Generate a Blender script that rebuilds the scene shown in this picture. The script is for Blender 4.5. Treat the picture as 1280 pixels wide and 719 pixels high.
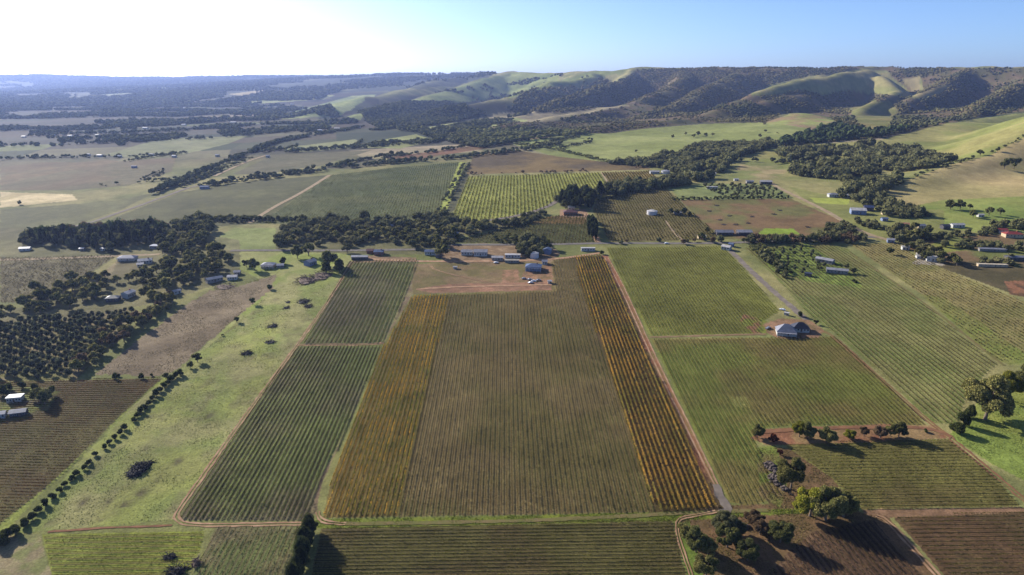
import bpy, math
import numpy as np
from mathutils import Vector

# ------------------------------------------------------------------ camera, sky, sun, exposure
S = bpy.context.scene
for o in list(bpy.data.objects): bpy.data.objects.remove(o)
COL = S.collection
HC = 200.0
PITCH = math.radians(16.92)
cd = bpy.data.cameras.new('camera'); cd.lens = 24.0; cd.sensor_width = 36.0
cd.clip_start = 1.0; cd.clip_end = 60000.0
cam = bpy.data.objects.new('camera', cd); COL.objects.link(cam)
cam.location = (0, 0, HC); cam.rotation_euler = (math.pi/2 - PITCH, 0, 0)
S.camera = cam

SUN_AZ = math.radians(-50.0)      # from +Y (view direction) towards the left
SUN_EL = math.radians(25.0)
world = bpy.data.worlds.new('World'); S.world = world; world.use_nodes = True
wn = world.node_tree.nodes; wl = world.node_tree.links
bg = wn['Background']; bg.inputs['Strength'].default_value = 0.115
sky = wn.new('ShaderNodeTexSky'); sky.sky_type = 'NISHITA'; sky.sun_disc = False
sky.sun_elevation = SUN_EL; sky.sun_rotation = SUN_AZ
sky.altitude = 300; sky.air_density = 0.5; sky.dust_density = 1.3; sky.ozone_density = 5.0
wl.new(sky.outputs[0], bg.inputs[0])
sd = bpy.data.lights.new('sun', 'SUN'); sd.energy = 5.0; sd.angle = math.radians(0.5); sd.color = (1.0, 0.95, 0.86)
sun = bpy.data.objects.new('sun', sd); COL.objects.link(sun)
sv = Vector((math.sin(SUN_AZ)*math.cos(SUN_EL), math.cos(SUN_AZ)*math.cos(SUN_EL), math.sin(SUN_EL)))
sun.rotation_euler = sv.to_track_quat('Z', 'Y').to_euler()
S.view_settings.view_transform = 'Standard'; S.view_settings.look = 'None'
S.view_settings.gamma = 1.0; S.view_settings.exposure = 0.88
S.render.engine = 'CYCLES'
S.cycles.max_bounces = 5; S.cycles.diffuse_bounces = 2; S.cycles.transparent_max_bounces = 6
S.cycles.volume_bounces = 0

ORD = 'first second third fourth fifth sixth seventh eighth ninth tenth eleventh twelfth thirteenth fourteenth fifteenth sixteenth seventeenth eighteenth nineteenth twentieth'.split()
def nth(i):                        # 0 -> first
    if i < 20: return ORD[i]
    tens = {2: 'twenty', 3: 'thirty', 4: 'forty', 5: 'fifty', 6: 'sixty', 7: 'seventy'}; t_, u_ = divmod(i+1, 10)
    return tens[t_]+'-'+ORD[u_-1] if u_ else tens[t_][:-1]+'ieth'
rng = np.random.default_rng(11)
G = 1.5                            # picture value of a white sunlit level surface

def lin(c):
    c = np.asarray(c, float)/255.0
    return np.where(c <= 0.04045, c/12.92, ((c+0.055)/1.055)**2.4)
def alb(c):                        # real-world base colour behind a sunlit picture colour
    return np.clip(lin(c)/np.array([1.38, 1.5, 1.6]), 0.004, 0.8)

# ------------------------------------------------------------------ noise
def _h(ix, iy, s):
    n = (ix.astype(np.int64)*374761393 + iy.astype(np.int64)*668265263 + s*144665)
    n = (n ^ (n >> 13))*1274126177
    n = n ^ (n >> 16)
    return (n & 0xffffff)/float(0xffffff)
def vn(x, y, s=0):
    x0 = np.floor(x); y0 = np.floor(y); fx = x-x0; fy = y-y0
    fx = fx*fx*(3-2*fx); fy = fy*fy*(3-2*fy)
    a = _h(x0, y0, s); b = _h(x0+1, y0, s); c = _h(x0, y0+1, s); d = _h(x0+1, y0+1, s)
    return (a*(1-fx)+b*fx)*(1-fy)+(c*(1-fx)+d*fx)*fy
def fbm(x, y, sc, s=0, o=4):
    v = 0; a = 1; t = 0; k = 1.0/sc
    for i in range(o):
        v = v + a*vn(x*k+i*17.3, y*k-i*9.1, s+i); t += a; a *= 0.5; k *= 2.03
    return v/t
def sstep(a, b, x):
    t = np.clip((x-a)/(b-a), 0, 1); return t*t*(3-2*t)

# ------------------------------------------------------------------ rays of the lens, used once to find where things stand
F = 1280*24.0/36.0
def rays(px, py):
    px = np.asarray(px, float); py = np.asarray(py, float)
    xr = (px-640)/F; yu = -(py-359.5)/F
    return np.stack([xr, math.cos(PITCH)+yu*math.sin(PITCH), -math.sin(PITCH)+yu*math.cos(PITCH)], -1)
def project(x, y, z):
    X = x; Z = z-HC
    f = y*math.cos(PITCH)-Z*math.sin(PITCH); u = y*math.sin(PITCH)+Z*math.cos(PITCH)
    return 640+F*X/f, 359.5-F*u/f, f
def pt_at(px, py, y):              # point on the ray at forward distance y
    d = rays(px, py); t = y/d[..., 1]
    return d[..., 0]*t, y, HC+d[..., 2]*t

# ------------------------------------------------------------------ terrain heights
def base(x, y):
    s = np.where(y < 600, y, 600+420*(1-np.exp(-np.maximum(y-600, 0)/420)))
    z = 0.066*s + 0.026*1200*np.tanh(x/1200)
    far = sstep(600, 1500, y)
    return z + far*(fbm(x, y, 900, 5, 3)-0.5)*12 + sstep(1350, 1800, y)*sstep(-400, 300, x)*(fbm(x, y, 330, 6, 3)-0.5)*44

# crest lines: (px, py, forward distance) ..., slope left/right, rounding, gully noise
RID = [
 ([(-300,92,15000),(0,94,15000),(60,96,14500),(150,99,14000),(250,98,13500),(330,96.5,13000),(420,97,12000),(480,96,11000),(520,93.5,10000),(560,93,9500),(610,93.5,9000),(720,95,9000)], .05, 300, 26),
 ([(300,108,9500),(400,104,9000),(470,103,8500),(530,97,8000),(610,94,7800)], .09, 120, 26),
 ([(610,94.5,6800),(588,98,6200),(547,100.5,5600),(528,108.5,4800),(492,116,4200),(451,123.5,3700),(400,140,3000)], .34, 60, 30),
 ([(600,92.5,6800),(640,90,5600),(660,91,5300),(700,91.5,5000),(745,89,4600),(790,85,4400),(830,84.5,4300),(870,85,4200),(920,84,4100),(985,84.5,4000),(1045,84,3900),(1110,83.5,3900),(1170,86,3700),(1225,85,3500),(1290,85,3300),(1450,80,3100)], .34, 60, 60),
 ([(640,90,5600),(601,99.5,4900),(583,107,4500),(547,117.5,3900),(500,129.5,3300),(469,138,2900),(425,148,2550)], .40, 55, 40),
 ([(745,89,4600),(740,97.5,4200),(690,103,3900),(665,111,3500),(640,120,3150),(600,127,2900),(560,133,2750)], .52, 44, 44),
 ([(790,85.5,4400),(781,100,3800),(747,111,3400),(715,121,3100),(685,135,2700),(650,147,2450)], .70, 34, 44),
 ([(855,85,4300),(855,97.5,3700),(835,112,3200),(790,127,2800),(740,141,2500),(690,152,2300)], .70, 34, 44),
 ([(940,84,4100),(897,102,3400),(865,122,2900),(820,141,2500),(780,157,2250)], .68, 36, 46),
 ([(1082,85.5,3500),(1035,96,3100),(992,101,2900),(950,114,2600),(910,132,2350),(880,147,2150)], .68, 36, 46),
 ([(1100,95,3300),(1122,113,2900),(1105,122,2600),(1080,134,2350),(1068,150,2150)], .72, 28, 30),
 ([(1205,89,3400),(1170,109,2900),(1142,121,2650),(1120,136,2400)], .72, 28, 30),
 ([(1290,97,3100),(1270,107,2800),(1235,125,2400),(1207,145,2050),(1180,160,1850)], .72, 28, 30),
 ([(1500,100,2900),(1400,118,2500),(1330,128,2300),(1280,137,2150),(1242,146,2050),(1200,151,1960),(1160,160,1850),(1100,175,1700),(1035,179.5,1600),(960,188,1480),(925,198,1340)], .36, 50, 12),
 ([(1600,60,1500),(1420,110,1300),(1330,145,1180),(1280,170,1120),(1235,195,1050),(1185,208,980),(1130,228,900)], .46, 30, 8),
 ([(1045,152,1950),(1000,142,1900),(960,150,1880),(880,154.5,1850),(815,160,1800),(760,168,1720),(715,168,1700),(650,178,1560)], .22, 40, 6),
 ([(1000,118,2700),(930,132,2350),(860,147,2050),(800,156,1880),(735,163,1760)], .50, 36, 26),
 ([(720,139,2350),(660,154,2050),(600,165,1860)], .42, 36, 20),
 ([(800,131,2750),(760,134,2700),(715,136,2650),(670,144,2500),(640,147,2450)], .2, 40, 6),
]
SEG = []
for pts, k, r, gn in RID:
    W = [pt_at(a, b, c) for a, b, c in pts]
    SEG.append((np.array([[w[0], w[1], w[2]] for w in W]), k, r, gn))
def heights(x, y):
    shp = x.shape; x = x.ravel(); y = y.ravel()
    b = base(x, y); h = b.copy()
    for W, k, r, gn in SEG:
        reach = (W[:, 2].max()+80)/k
        m = (x > W[:, 0].min()-reach) & (x < W[:, 0].max()+reach) & (y > W[:, 1].min()-reach) & (y < W[:, 1].max()+reach)
        if not m.any(): continue
        xx = x[m]; yy = y[m]; best = np.full(xx.shape, -1e9)
        g = (fbm(xx, yy, 300 if k > .1 else 1800, 31, 4)-0.5)*2
        wob = 1+0.25*g
        for i in range(len(W)-1):
            a = W[i]; c = W[i+1]; dx = c[0]-a[0]; dy = c[1]-a[1]
            t = np.clip(((xx-a[0])*dx+(yy-a[1])*dy)/(dx*dx+dy*dy), 0, 1)
            d = np.hypot(xx-a[0]-t*dx, yy-a[1]-t*dy)
            zr = a[2]+t*(c[2]-a[2]) - k*wob*(np.sqrt(d*d+r*r)-r) + gn*g*sstep(0, 4*r, d) + (13*(fbm(xx, yy, 210, 33, 3)-0.5)*2 if k > .3 and r > 30 else 0)
            best = np.maximum(best, zr)
        hh = h[m]; kk = 10.0 if k > .1 else 25.0
        q = np.clip(0.5+0.5*(best-hh)/kk, 0, 1)
        h[m] = hh*(1-q)+best*q+kk*q*(1-q)
    up = np.clip((h-b)/60, 0, 1)
    h = h + up*(fbm(x, y, 130, 77, 4)-0.5)*9
    return h.reshape(shp)

TH = np.radians(np.linspace(-54, 54, 1081))
R = [25.0]
while R[-1] < 600: R.append(R[-1]*1.0030 if R[-1] > 200 else R[-1]*1.02)
while R[-1] < 2600: R.append(R[-1]*1.0042)
while R[-1] < 22000: R.append(R[-1]*1.009)
R = np.array(R)
RR, TT = np.meshgrid(R, TH, indexing='ij')
GX = RR*np.sin(TT); GY = RR*np.cos(TT)
GZ = heights(GX, GY)
def ground(x, y):
    x = np.asarray(x, float); y = np.asarray(y, float)
    r = np.clip(np.hypot(x, y), R[0], R[-1]*0.999); th = np.clip(np.arctan2(x, y), TH[0], TH[-1]-1e-6)
    ft = (th-TH[0])/(TH[1]-TH[0]); it = np.clip(ft.astype(int), 0, len(TH)-2); ft = ft-it
    ir = np.clip(np.searchsorted(R, r, side='right')-1, 0, len(R)-2); fr = (r-R[ir])/(R[ir+1]-R[ir])
    return (GZ[ir, it]*(1-ft)+GZ[ir, it+1]*ft)*(1-fr)+(GZ[ir+1, it]*(1-ft)+GZ[ir+1, it+1]*ft)*fr
def hit(px, py):                   # where the ground is seen at these picture positions -> x, y, z
    d = rays(px, py); d = d.reshape(-1, 3)
    t = np.geomspace(60, 21000, 1500)
    X = d[:, None, 0]*t; Y = d[:, None, 1]*t; Z = HC+d[:, None, 2]*t
    below = Z <= ground(X, Y)
    i = np.where(below.any(1), below.argmax(1), len(t)-1); i = np.maximum(i, 1)
    a = t[i-1]; b = t[i]
    for _ in range(12):
        m = (a+b)/2; bl = HC+d[:, 2]*m <= ground(d[:, 0]*m, d[:, 1]*m)
        b = np.where(bl, m, b); a = np.where(bl, a, m)
    x = d[:, 0]*b; y = d[:, 1]*b
    return x, y, ground(x, y)
def hit1(px, py):
    x, y, z = hit([px], [py]); return float(x[0]), float(y[0]), float(z[0])
def wpoly(pts, dens=14.0):         # picture outline -> outline on the ground
    P = np.array(pts, float); out = []
    for i in range(len(P)):
        a = P[i]; b = P[(i+1) % len(P)]; n = max(1, int(np.hypot(*(b-a))/dens))
        for k in range(n): out.append(a+(b-a)*k/n)
    out = np.array(out); x, y, z = hit(out[:, 0], out[:, 1])
    return np.stack([x, y], 1)
def inside(poly, x, y):
    res = np.zeros(x.shape, bool); n = len(poly)
    bb = (x >= poly[:, 0].min()) & (x <= poly[:, 0].max()) & (y >= poly[:, 1].min()) & (y <= poly[:, 1].max())
    if not bb.any(): return res
    xs = x[bb]; ys = y[bb]; c = np.zeros(xs.shape, bool)
    for i in range(n):
        x1, y1 = poly[i]; x2, y2 = poly[(i+1) % n]
        if y1 == y2: continue
        cr = ((y1 > ys) != (y2 > ys)) & (xs < (x2-x1)*(ys-y1)/(y2-y1)+x1)
        c ^= cr
    res[bb] = c
    return res

# ------------------------------------------------------------------ object helpers
def tag(o, label=None, cat=None, group=None, kind=None):
    if label: o['label'] = label
    if cat: o['category'] = cat
    if group: o['group'] = group
    if kind: o['kind'] = kind
    return o
def mesh(name, V, Fc, mat=None, col=None, smooth=False, k=None):
    me = bpy.data.meshes.new(name)
    V = np.asarray(V, np.float32); n = len(V); me.vertices.add(n); me.vertices.foreach_set('co', V.ravel())
    if isinstance(Fc, np.ndarray):
        k = Fc.shape[1]; nf = len(Fc); me.loops.add(nf*k); me.loops.foreach_set('vertex_index', Fc.astype(np.int32).ravel())
        me.polygons.add(nf); me.polygons.foreach_set('loop_start', np.arange(0, nf*k, k, dtype=np.int32))
    else:
        ls = [len(f) for f in Fc]; st = np.concatenate([[0], np.cumsum(ls)[:-1]]).astype(np.int32)
        fl = np.array([i for f in Fc for i in f], np.int32); nf = len(Fc)
        me.loops.add(len(fl)); me.loops.foreach_set('vertex_index', fl)
        me.polygons.add(nf); me.polygons.foreach_set('loop_start', st)
    me.polygons.foreach_set('use_smooth', np.full(nf, bool(smooth)))
    if col is not None:
        a = me.attributes.new('col', 'FLOAT_COLOR', 'POINT')
        c = np.ones((n, 4), np.float32); c[:, :3] = col; a.data.foreach_set('color', c.ravel())
    me.update(calc_edges=True)
    if mat: me.materials.append(mat)
    return me
def link(name, me, parent=None, loc=(0, 0, 0), rz=0, sc=(1, 1, 1)):
    o = bpy.data.objects.new(name, me); COL.objects.link(o); o.parent = parent
    o.location = loc; o.rotation_euler = (0, 0, rz); o.scale = sc
    return o
def empty(name, loc, rz=0, sc=(1, 1, 1)):
    o = bpy.data.objects.new(name, None); COL.objects.link(o); o.location = loc; o.rotation_euler = (0, 0, rz); o.scale = sc
    o.empty_display_size = 1
    return o

# ------------------------------------------------------------------ materials
def nmat(name, rough=0.9, spec=0.15):
    m = bpy.data.materials.new(name); m.use_nodes = True; n = m.node_tree.nodes; l = m.node_tree.links
    b = n['Principled BSDF']; b.inputs['Roughness'].default_value = rough; b.inputs['Specular IOR Level'].default_value = spec
    return m, n, l, b
def noise_col(name, c, var=0.25, scale=0.5, rough=0.85, spec=0.2, bump=0.0, c2=None, metal=0.0):
    m, n, l, b = nmat(name, rough, spec); b.inputs['Metallic'].default_value = metal
    tc = n.new('ShaderNodeTexCoord'); no = n.new('ShaderNodeTexNoise'); no.inputs['Scale'].default_value = scale; no.inputs['Detail'].default_value = 5
    l.new(tc.outputs['Object'], no.inputs['Vector'])
    rp = n.new('ShaderNodeValToRGB'); rp.color_ramp.elements[0].position = 0.3; rp.color_ramp.elements[1].position = 0.7
    a = np.array(c, float); e = np.array(c2, float) if c2 is not None else a*(1+var); a = a if c2 is not None else a*(1-var)
    rp.color_ramp.elements[0].color = (*np.clip(a, 0, 1), 1); rp.color_ramp.elements[1].color = (*np.clip(e, 0, 1), 1)
    l.new(no.outputs[0], rp.inputs[0]); l.new(rp.outputs[0], b.inputs['Base Color'])
    if bump:
        bp = n.new('ShaderNodeBump'); bp.inputs['Strength'].default_value = bump; l.new(no.outputs[0], bp.inputs['Height']); l.new(bp.outputs[0], b.inputs['Normal'])
    return m
def roof_mat(name, c, rib=2.6):
    m, n, l, b = nmat(name, 0.42, 0.4); b.inputs['Metallic'].default_value = 0.15
    tc = n.new('ShaderNodeTexCoord'); w = n.new('ShaderNodeTexWave'); w.bands_direction = 'X'; w.inputs['Scale'].default_value = rib
    no = n.new('ShaderNodeTexNoise'); no.inputs['Scale'].default_value = 0.35; no.inputs['Detail'].default_value = 6
    l.new(tc.outputs['Object'], w.inputs['Vector']); l.new(tc.outputs['Object'], no.inputs['Vector'])
    rp = n.new('ShaderNodeValToRGB'); rp.color_ramp.elements[0].position = .35; rp.color_ramp.elements[1].position = .7
    c = np.array(c, float); rp.color_ramp.elements[0].color = (*(c*.75), 1); rp.color_ramp.elements[1].color = (*np.clip(c*1.15, 0, .85), 1)
    l.new(no.outputs[0], rp.inputs[0]); l.new(rp.outputs[0], b.inputs['Base Color'])
    bp = n.new('ShaderNodeBump'); bp.inputs['Strength'].default_value = .5; l.new(w.outputs[0], bp.inputs['Height']); l.new(bp.outputs[0], b.inputs['Normal'])
    return m
def leaf_mat(name, trans=0.3):
    m = bpy.data.materials.new(name); m.use_nodes = True; n = m.node_tree.nodes; l = m.node_tree.links
    n.remove(n['Principled BSDF']); out = n['Material Output']
    at = n.new('ShaderNodeAttribute'); at.attribute_name = 'col'
    oi = n.new('ShaderNodeObjectInfo'); hs = n.new('ShaderNodeHueSaturation')
    mr = n.new('ShaderNodeMapRange'); mr.inputs[3].default_value = 0.75; mr.inputs[4].default_value = 1.3
    l.new(oi.outputs['Random'], mr.inputs[0]); l.new(mr.outputs[0], hs.inputs['Value']); l.new(at.outputs['Color'], hs.inputs['Color'])
    d = n.new('ShaderNodeBsdfDiffuse'); t = n.new('ShaderNodeBsdfTranslucent'); mx = n.new('ShaderNodeMixShader'); mx.inputs[0].default_value = trans
    l.new(hs.outputs[0], d.inputs[0]); l.new(hs.outputs[0], t.inputs[0]); l.new(d.outputs[0], mx.inputs[1]); l.new(t.outputs[0], mx.inputs[2])
    l.new(mx.outputs[0], out.inputs['Surface'])
    return m
LEAF = leaf_mat('foliage', 0.25)
VINE = leaf_mat('vine_foliage', 0.3)
BARK = noise_col('bark', (.16, .12, .09), .35, 3, bump=.4)
# ------------------------------------------------------------------ ground colours (pasture, tilled soil, leaf litter)
X = GX; Y = GY; Z = GZ
def mixc(a, b, t): return a*(1-t[..., None])+b*t[..., None]
n1 = fbm(X, Y, 60, 1, 5); n2 = fbm(X, Y, 14, 2, 4); n3 = fbm(X, Y, 500, 3, 4); n4 = fbm(X, Y, 4, 4, 3)
t = sstep(.35, .65, n1)
CA = mixc(alb((128, 134, 84)), alb((152, 148, 100)), t)          # default: pasture
CA = mixc(CA, alb((112, 120, 66))*np.ones_like(CA), sstep(.5, .75, n3)*.8)
# far plain: patchwork of paddocks, worked out in ground coordinates
ang = .35; u = X*math.cos(ang)+Y*math.sin(ang); v = -X*math.sin(ang)+Y*math.cos(ang)
wx = (fbm(X, Y, 1500, 41, 3)-.5)*500; cu = np.floor((u+wx)/260); cv = np.floor((v+wx*.6)/170)
hsh = _h(cu, cv, 9); PAL = [alb(c) for c in ((96,94,76),(100,92,74),(92,98,72),(126,124,92),(78,78,66),(94,94,80),(72,82,60),(104,98,78),(176,164,136),(76,86,60),(88,84,70),(128,138,84))]
pc = np.zeros_like(CA)
for i, c in enumerate(PAL): pc[(hsh*len(PAL)).astype(int) == i] = c
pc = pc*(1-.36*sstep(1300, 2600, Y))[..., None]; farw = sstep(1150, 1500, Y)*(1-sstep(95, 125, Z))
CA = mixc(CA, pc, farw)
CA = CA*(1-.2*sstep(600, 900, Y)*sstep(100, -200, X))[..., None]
FU = np.zeros(X.shape); FS = np.zeros(X.shape); CB = CA.copy()
def paint(pts, c, c2=None, sc=40, s=0, lo=.35, hi=.65, soft=0.0, dens=14, amt=1.0):
    P = wpoly(pts, dens); jx = (n4-.5)*soft; m = inside(P, X+jx, Y-jx)
    col = alb(c)*np.ones((m.sum(), 3))
    if c2 is not None:
        q = sstep(lo, hi, fbm(X[m], Y[m], sc, 50+s, 5)); col = mixc(col, alb(c2)*np.ones_like(col), q)
    CA[m] = CA[m]*(1-amt)+col*amt; FS[m] = 0
    return P, m
HEAD = 0.0
def stripes(m, line, spacing, c, strength):
    x, y, z = hit([line[0][0], line[1][0]], [line[0][1], line[1][1]])
    d = np.array([x[1]-x[0], y[1]-y[0]]); d /= np.hypot(*d); nrm = np.array([-d[1], d[0]])
    FU[m] = (X[m]*nrm[0]+Y[m]*nrm[1])/spacing; CB[m] = alb(c); FS[m] = strength
# --- hills and far pastures
paint([(-40,92),(640,88),(610,100),(520,112),(380,118),(200,124),(-40,122)], (64,72,60), (104,108,82), 500, 1, .5, .75, dens=30)
paint([(124,116),(150,111),(235,106),(240,109),(160,117),(130,120)], (150,160,120))
paint([(285,118),(330,112),(345,113),(300,120)], (170,160,125))
paint([(310,127),(355,120),(420,119),(405,124),(320,130)], (150,158,105))
paint([(333,142),(350,138),(362,143),(345,147)], (160,170,110))
paint([(352,149),(365,140),(440,120),(470,118),(425,145)], (150,160,100), (124,140,84), 120)
paint([(425,147),(470,138),(500,129),(547,117),(600,100),(640,90),(700,92),(690,103),(665,111),(640,120),(560,130),(500,133),(460,145),(440,152)], (140,150,88), (112,128,72), 160, 3)
paint([(690,103),(745,89),(790,86),(775,92),(740,98),(700,108),(650,122),(620,124)], (138,148,84), (112,124,70), 120, 4)
paint([(600,146),(640,140),(700,143),(760,133),(795,131),(740,141),(690,152),(640,160),(590,160)], (158,150,115), (140,132,105), 100, 5)
paint([(500,162),(520,157),(570,150),(573,155),(540,160),(520,165)], (165,170,115))
paint([(553,170),(585,160),(640,147),(660,150),(620,160),(580,171)], (165,172,110), (150,158,96), 60)
paint([(930,121),(960,107),(1000,97),(1040,92),(1082,85),(1108,89),(1120,100),(1150,124),(1110,119),(1060,113),(1030,119),(1000,112),(960,120)], (158,152,104), (134,138,86), 90, 6)
paint([(1060,137),(1080,128),(1112,126),(1122,140),(1110,160),(1090,163),(1072,155)], (140,134,88), (118,122,70), 60, 7)
paint([(1125,98),(1150,96),(1158,112),(1140,114)], (150,142,104))
paint([(1142,120),(1170,109),(1195,104),(1175,118),(1150,124)], (150,140,98))
paint([(955,153),(1000,139),(1048,152),(1010,162),(960,168)], (150,160,92), (160,140,108), 50, 8)
# woodland floor
FOREST = [(590,166),(640,153),(690,152),(740,141),(795,131),(760,133),(700,141),(650,140),(668,134),(690,125),(735,118),(760,106),(782,98),(795,87),(920,83.5),(1050,83.5),(1110,84),(1200,86),(1290,84),(1290,138),(1240,144),(1160,159),(1100,173),(1035,178),(960,186),(1000,166),(955,168),(955,153),(880,153),(815,159),(760,166),(715,166),(650,178),(600,172)]
CLEAR = [[(930,121),(960,107),(1000,97),(1040,92),(1082,85),(1108,89),(1120,100),(1150,124),(1110,119),(1060,113),(1030,119),(1000,112),(960,120)],
 [(1060,137),(1080,128),(1112,126),(1122,140),(1110,160),(1090,163),(1072,155)], [(1125,98),(1150,96),(1158,112),(1140,114)], [(955,154),(975,144),(1000,139),(1030,145),(1048,153),(1010,163),(960,167)],
 [(1142,120),(1170,109),(1195,104),(1175,118),(1150,124)]]
FOR2 = [(447,141),(501,128),(565,127.5),(583,137),(610,141),(574,152),(519,161),(492,157),(474,161),(456,152)]
WF = wpoly(FOREST, 10); WC = [wpoly(c, 8) for c in CLEAR]; WF2 = wpoly(FOR2, 8)
mf = inside(WF, X, Y) & (Y < 9000)
for c in WC: mf &= ~inside(c, X, Y)
CA[mf] = mixc(alb((118,104,80)), alb((92,92,62)), sstep(.35, .65, n1[mf]))
m = inside(WF2, X, Y); CA[m] = alb((84,84,62))
# --- pastures on the lower slopes
paint([(640,180),(715,167),(760,167),(815,160),(880,155),(950,153),(1010,160),(1000,170),(955,190),(900,196),(820,196),(760,205),(700,198)], (152,160,98), (136,146,84), 90, 9)
paint([(640,178),(700,170),(740,176),(690,190)], (140,150,88), (112,120,74), 50, 10)
paint([(925,196),(960,187),(1035,179),(1100,175),(1160,160),(1200,151),(1242,146),(1290,140),(1290,190),(1220,200),(1100,210),(1000,215),(930,222)], (134,142,80), (154,152,96), 90, 11)
paint([(910,222),(930,200),(975,205),(985,215),(960,228),(925,232)], (160,148,110), (124,132,80), 40, 12)
paint([(1105,236),(1185,207),(1235,195),(1290,168),(1290,250),(1200,262),(1130,258)], (186,170,122), (164,156,106), 110, 13, .3, .7)
paint([(1120,262),(1180,250),(1290,245),(1290,300),(1180,285),(1150,270)], (124,142,74), (142,152,84), 40, 14)
# --- middle distance fields
RW = []                            # vine blocks: outline, line along the rows, spacing, looks
def field(pts, c, c2=None, sc=40, s=0, rows=None, soft=1.0, **kw):
    P, m = paint(pts, c, c2, sc, s, soft=soft, **kw)
    if rows:
        stripes(m, rows['line'], rows['sp'], rows.get('under', (92,74,56)), rows.get('st', .8)); rows['poly'] = P; rows['px'] = pts; RW.append(rows)
    return m
V1 = lambda x, y: ((x, y), (x+(632-x)*.25, y+(37-y)*.25))
field([(0,240),(90,243),(97,250),(30,257),(0,260)], (206,192,150), (180,168,124), 30)
field([(0,238),(0,202),(130,203),(220,197),(215,214),(160,232),(90,238)], (106,102,76), (114,102,78), 70, 15)
field([(0,222),(60,208),(130,199),(150,202),(70,216),(0,232)], (120,106,80), (110,102,78), 20, 16)
field([(130,194),(200,173),(310,170),(285,180),(230,193),(180,199)], (134,138,98), (118,124,84), 60, 17)
field([(0,300),(0,262),(60,258),(150,250),(196,240),(150,263),(85,284),(30,300)], (114,116,78), (102,104,72), 50, 18)
field([(120,290),(146,271),(177,259),(225,241),(280,231),(330,225),(413,219),(322,280),(240,285),(200,288)], (100,102,68), (92,94,64), 60, 19)
field([(322,280),(416,219),(500,209),(574,203),(560,240),(546,272),(440,280)], (104,112,70), (90,102,62), 60, 20, dict(line=((430,280),(480,210)), sp=3.5, st=.45, kind='mid', dens=1.1, h=1.0, c=((100,110,66),(110,116,70))))
field([(574,203),(583,203),(556,268),(546,272)], (160,172,88))
field([(583,203),(592,203),(572,262),(556,268)], (90,92,66))
field([(586,221),(750,216),(757,232),(700,245),(680,262),(640,272),(600,277),(562,279)], (160,166,84), (146,152,74), 50, 21, dict(line=((600,276),(612,222)), sp=4.6, st=.55, under=(112,104,60), kind='mid', dens=1.5, h=1.0, c=((136,140,66),(146,146,70))))
field([(752,216),(812,214),(822,222),(765,233)], (140,128,74), (124,116,66), 25, 22, dict(line=((790,228),(780,215)), sp=4.0, st=.5, kind='mid', dens=1.5, h=1.3, c=((120,108,52),(130,112,60))))
field([(583,218),(592,193),(640,187),(700,196),(805,208),(815,212),(700,215)], (98,88,68), (124,108,72), 60, 23)
field([(290,218),(340,195),(420,190),(465,188),(400,207),(330,218)], (108,106,80), (98,98,72), 50, 24)
field([(355,188),(360,184),(445,174),(452,184),(380,190)], (140,146,100))
field([(445,184),(470,176),(520,168),(546,175),(500,186)], (144,152,98), (132,138,88), 40)
field([(468,199),(590,183),(612,185),(560,193),(500,203)], (130,98,76), (112,96,72), 40, 25)
field([(395,211),(470,197),(505,202),(440,211)], (104,102,78))
field([(465,198),(470,196),(508,201),(500,203)], (160,155,110))
field([(262,302),(292,285),(368,285),(348,312),(292,313),(256,308)], (136,146,90), (122,134,78), 20, 26)
field([(0,322),(147,319),(118,338),(86,362),(60,378),(0,378)], (128,124,90), (108,104,74), 8, 27, dict(line=((10,370),(60,322)), sp=3.0, st=.5, kind='mid', dens=1.6, h=.9, c=((140,134,96),(116,112,78))))
field([(147,319),(152,322),(95,365),(80,372),(86,362)], (150,146,96))
field([(152,322),(195,335),(150,348),(100,362)], (140,126,92), (156,146,112), 10)
field([(556,303),(600,294),(640,281),(690,270),(735,268),(746,303),(690,306)], (94,98,54), (84,86,48), 20, 28, dict(line=((640,302),(650,282)), sp=3.4, st=.4, kind='mid', dens=2.5, h=.9, c=((94,100,54),(98,96,54))))
field([(650,280),(690,270),(735,268),(738,280)], (126,100,60), (100,94,54), 12, 29, amt=.8)
field([(745,250),(800,236),(832,235),(850,252),(872,272),(905,299),(762,303),(741,264)], (120,114,72), (108,106,62), 30, 30, dict(line=((800,300),(772,245)), sp=3.2, st=.5, kind='mid', dens=2.5, h=.9, c=((118,112,68),(122,114,70))))
field([(850,250),(985,247),(1052,276),(1075,292),(1000,300),(905,299),(872,272)], (124,104,76), (112,112,70), 40, 31, lo=.4, hi=.6)
field([(838,236),(875,229),(965,231),(992,248),(850,250)], (120,132,84), (136,146,92), 20, 32)
field([(955,285.5),(992,286),(1000,293),(946,293)], (136,160,64))
field([(985,233),(1060,250),(1100,262),(1130,262),(1180,262),(1180,300),(1110,302),(1070,284),(1010,252)], (120,126,74), (136,140,84), 25, 33)
field([(1012,247),(1062,249),(1060,256),(1020,254)], (160,172,84))
field([(1120,300),(1290,290),(1290,345),(1200,335),(1150,320)], (112,120,70), (128,110,82), 25, 34)
field([(1185,300),(1222,302),(1215,312),(1180,316),(1160,306)], (136,142,74))
field([(1160,330),(1240,325),(1290,340),(1290,372),(1262,366),(1205,345)], (104,96,70), (88,84,60), 20, 35)
field([(1255,352),(1290,350),(1290,374),(1262,368)], (150,110,84), (104,84,64), 6)
field([(260,318),(300,314),(345,315),(436,316),(448,322),(437,330),(425,345),(415,362),(300,400),(235,455),(330,352)], (138,152,78), (154,158,100), 22, 36)
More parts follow.
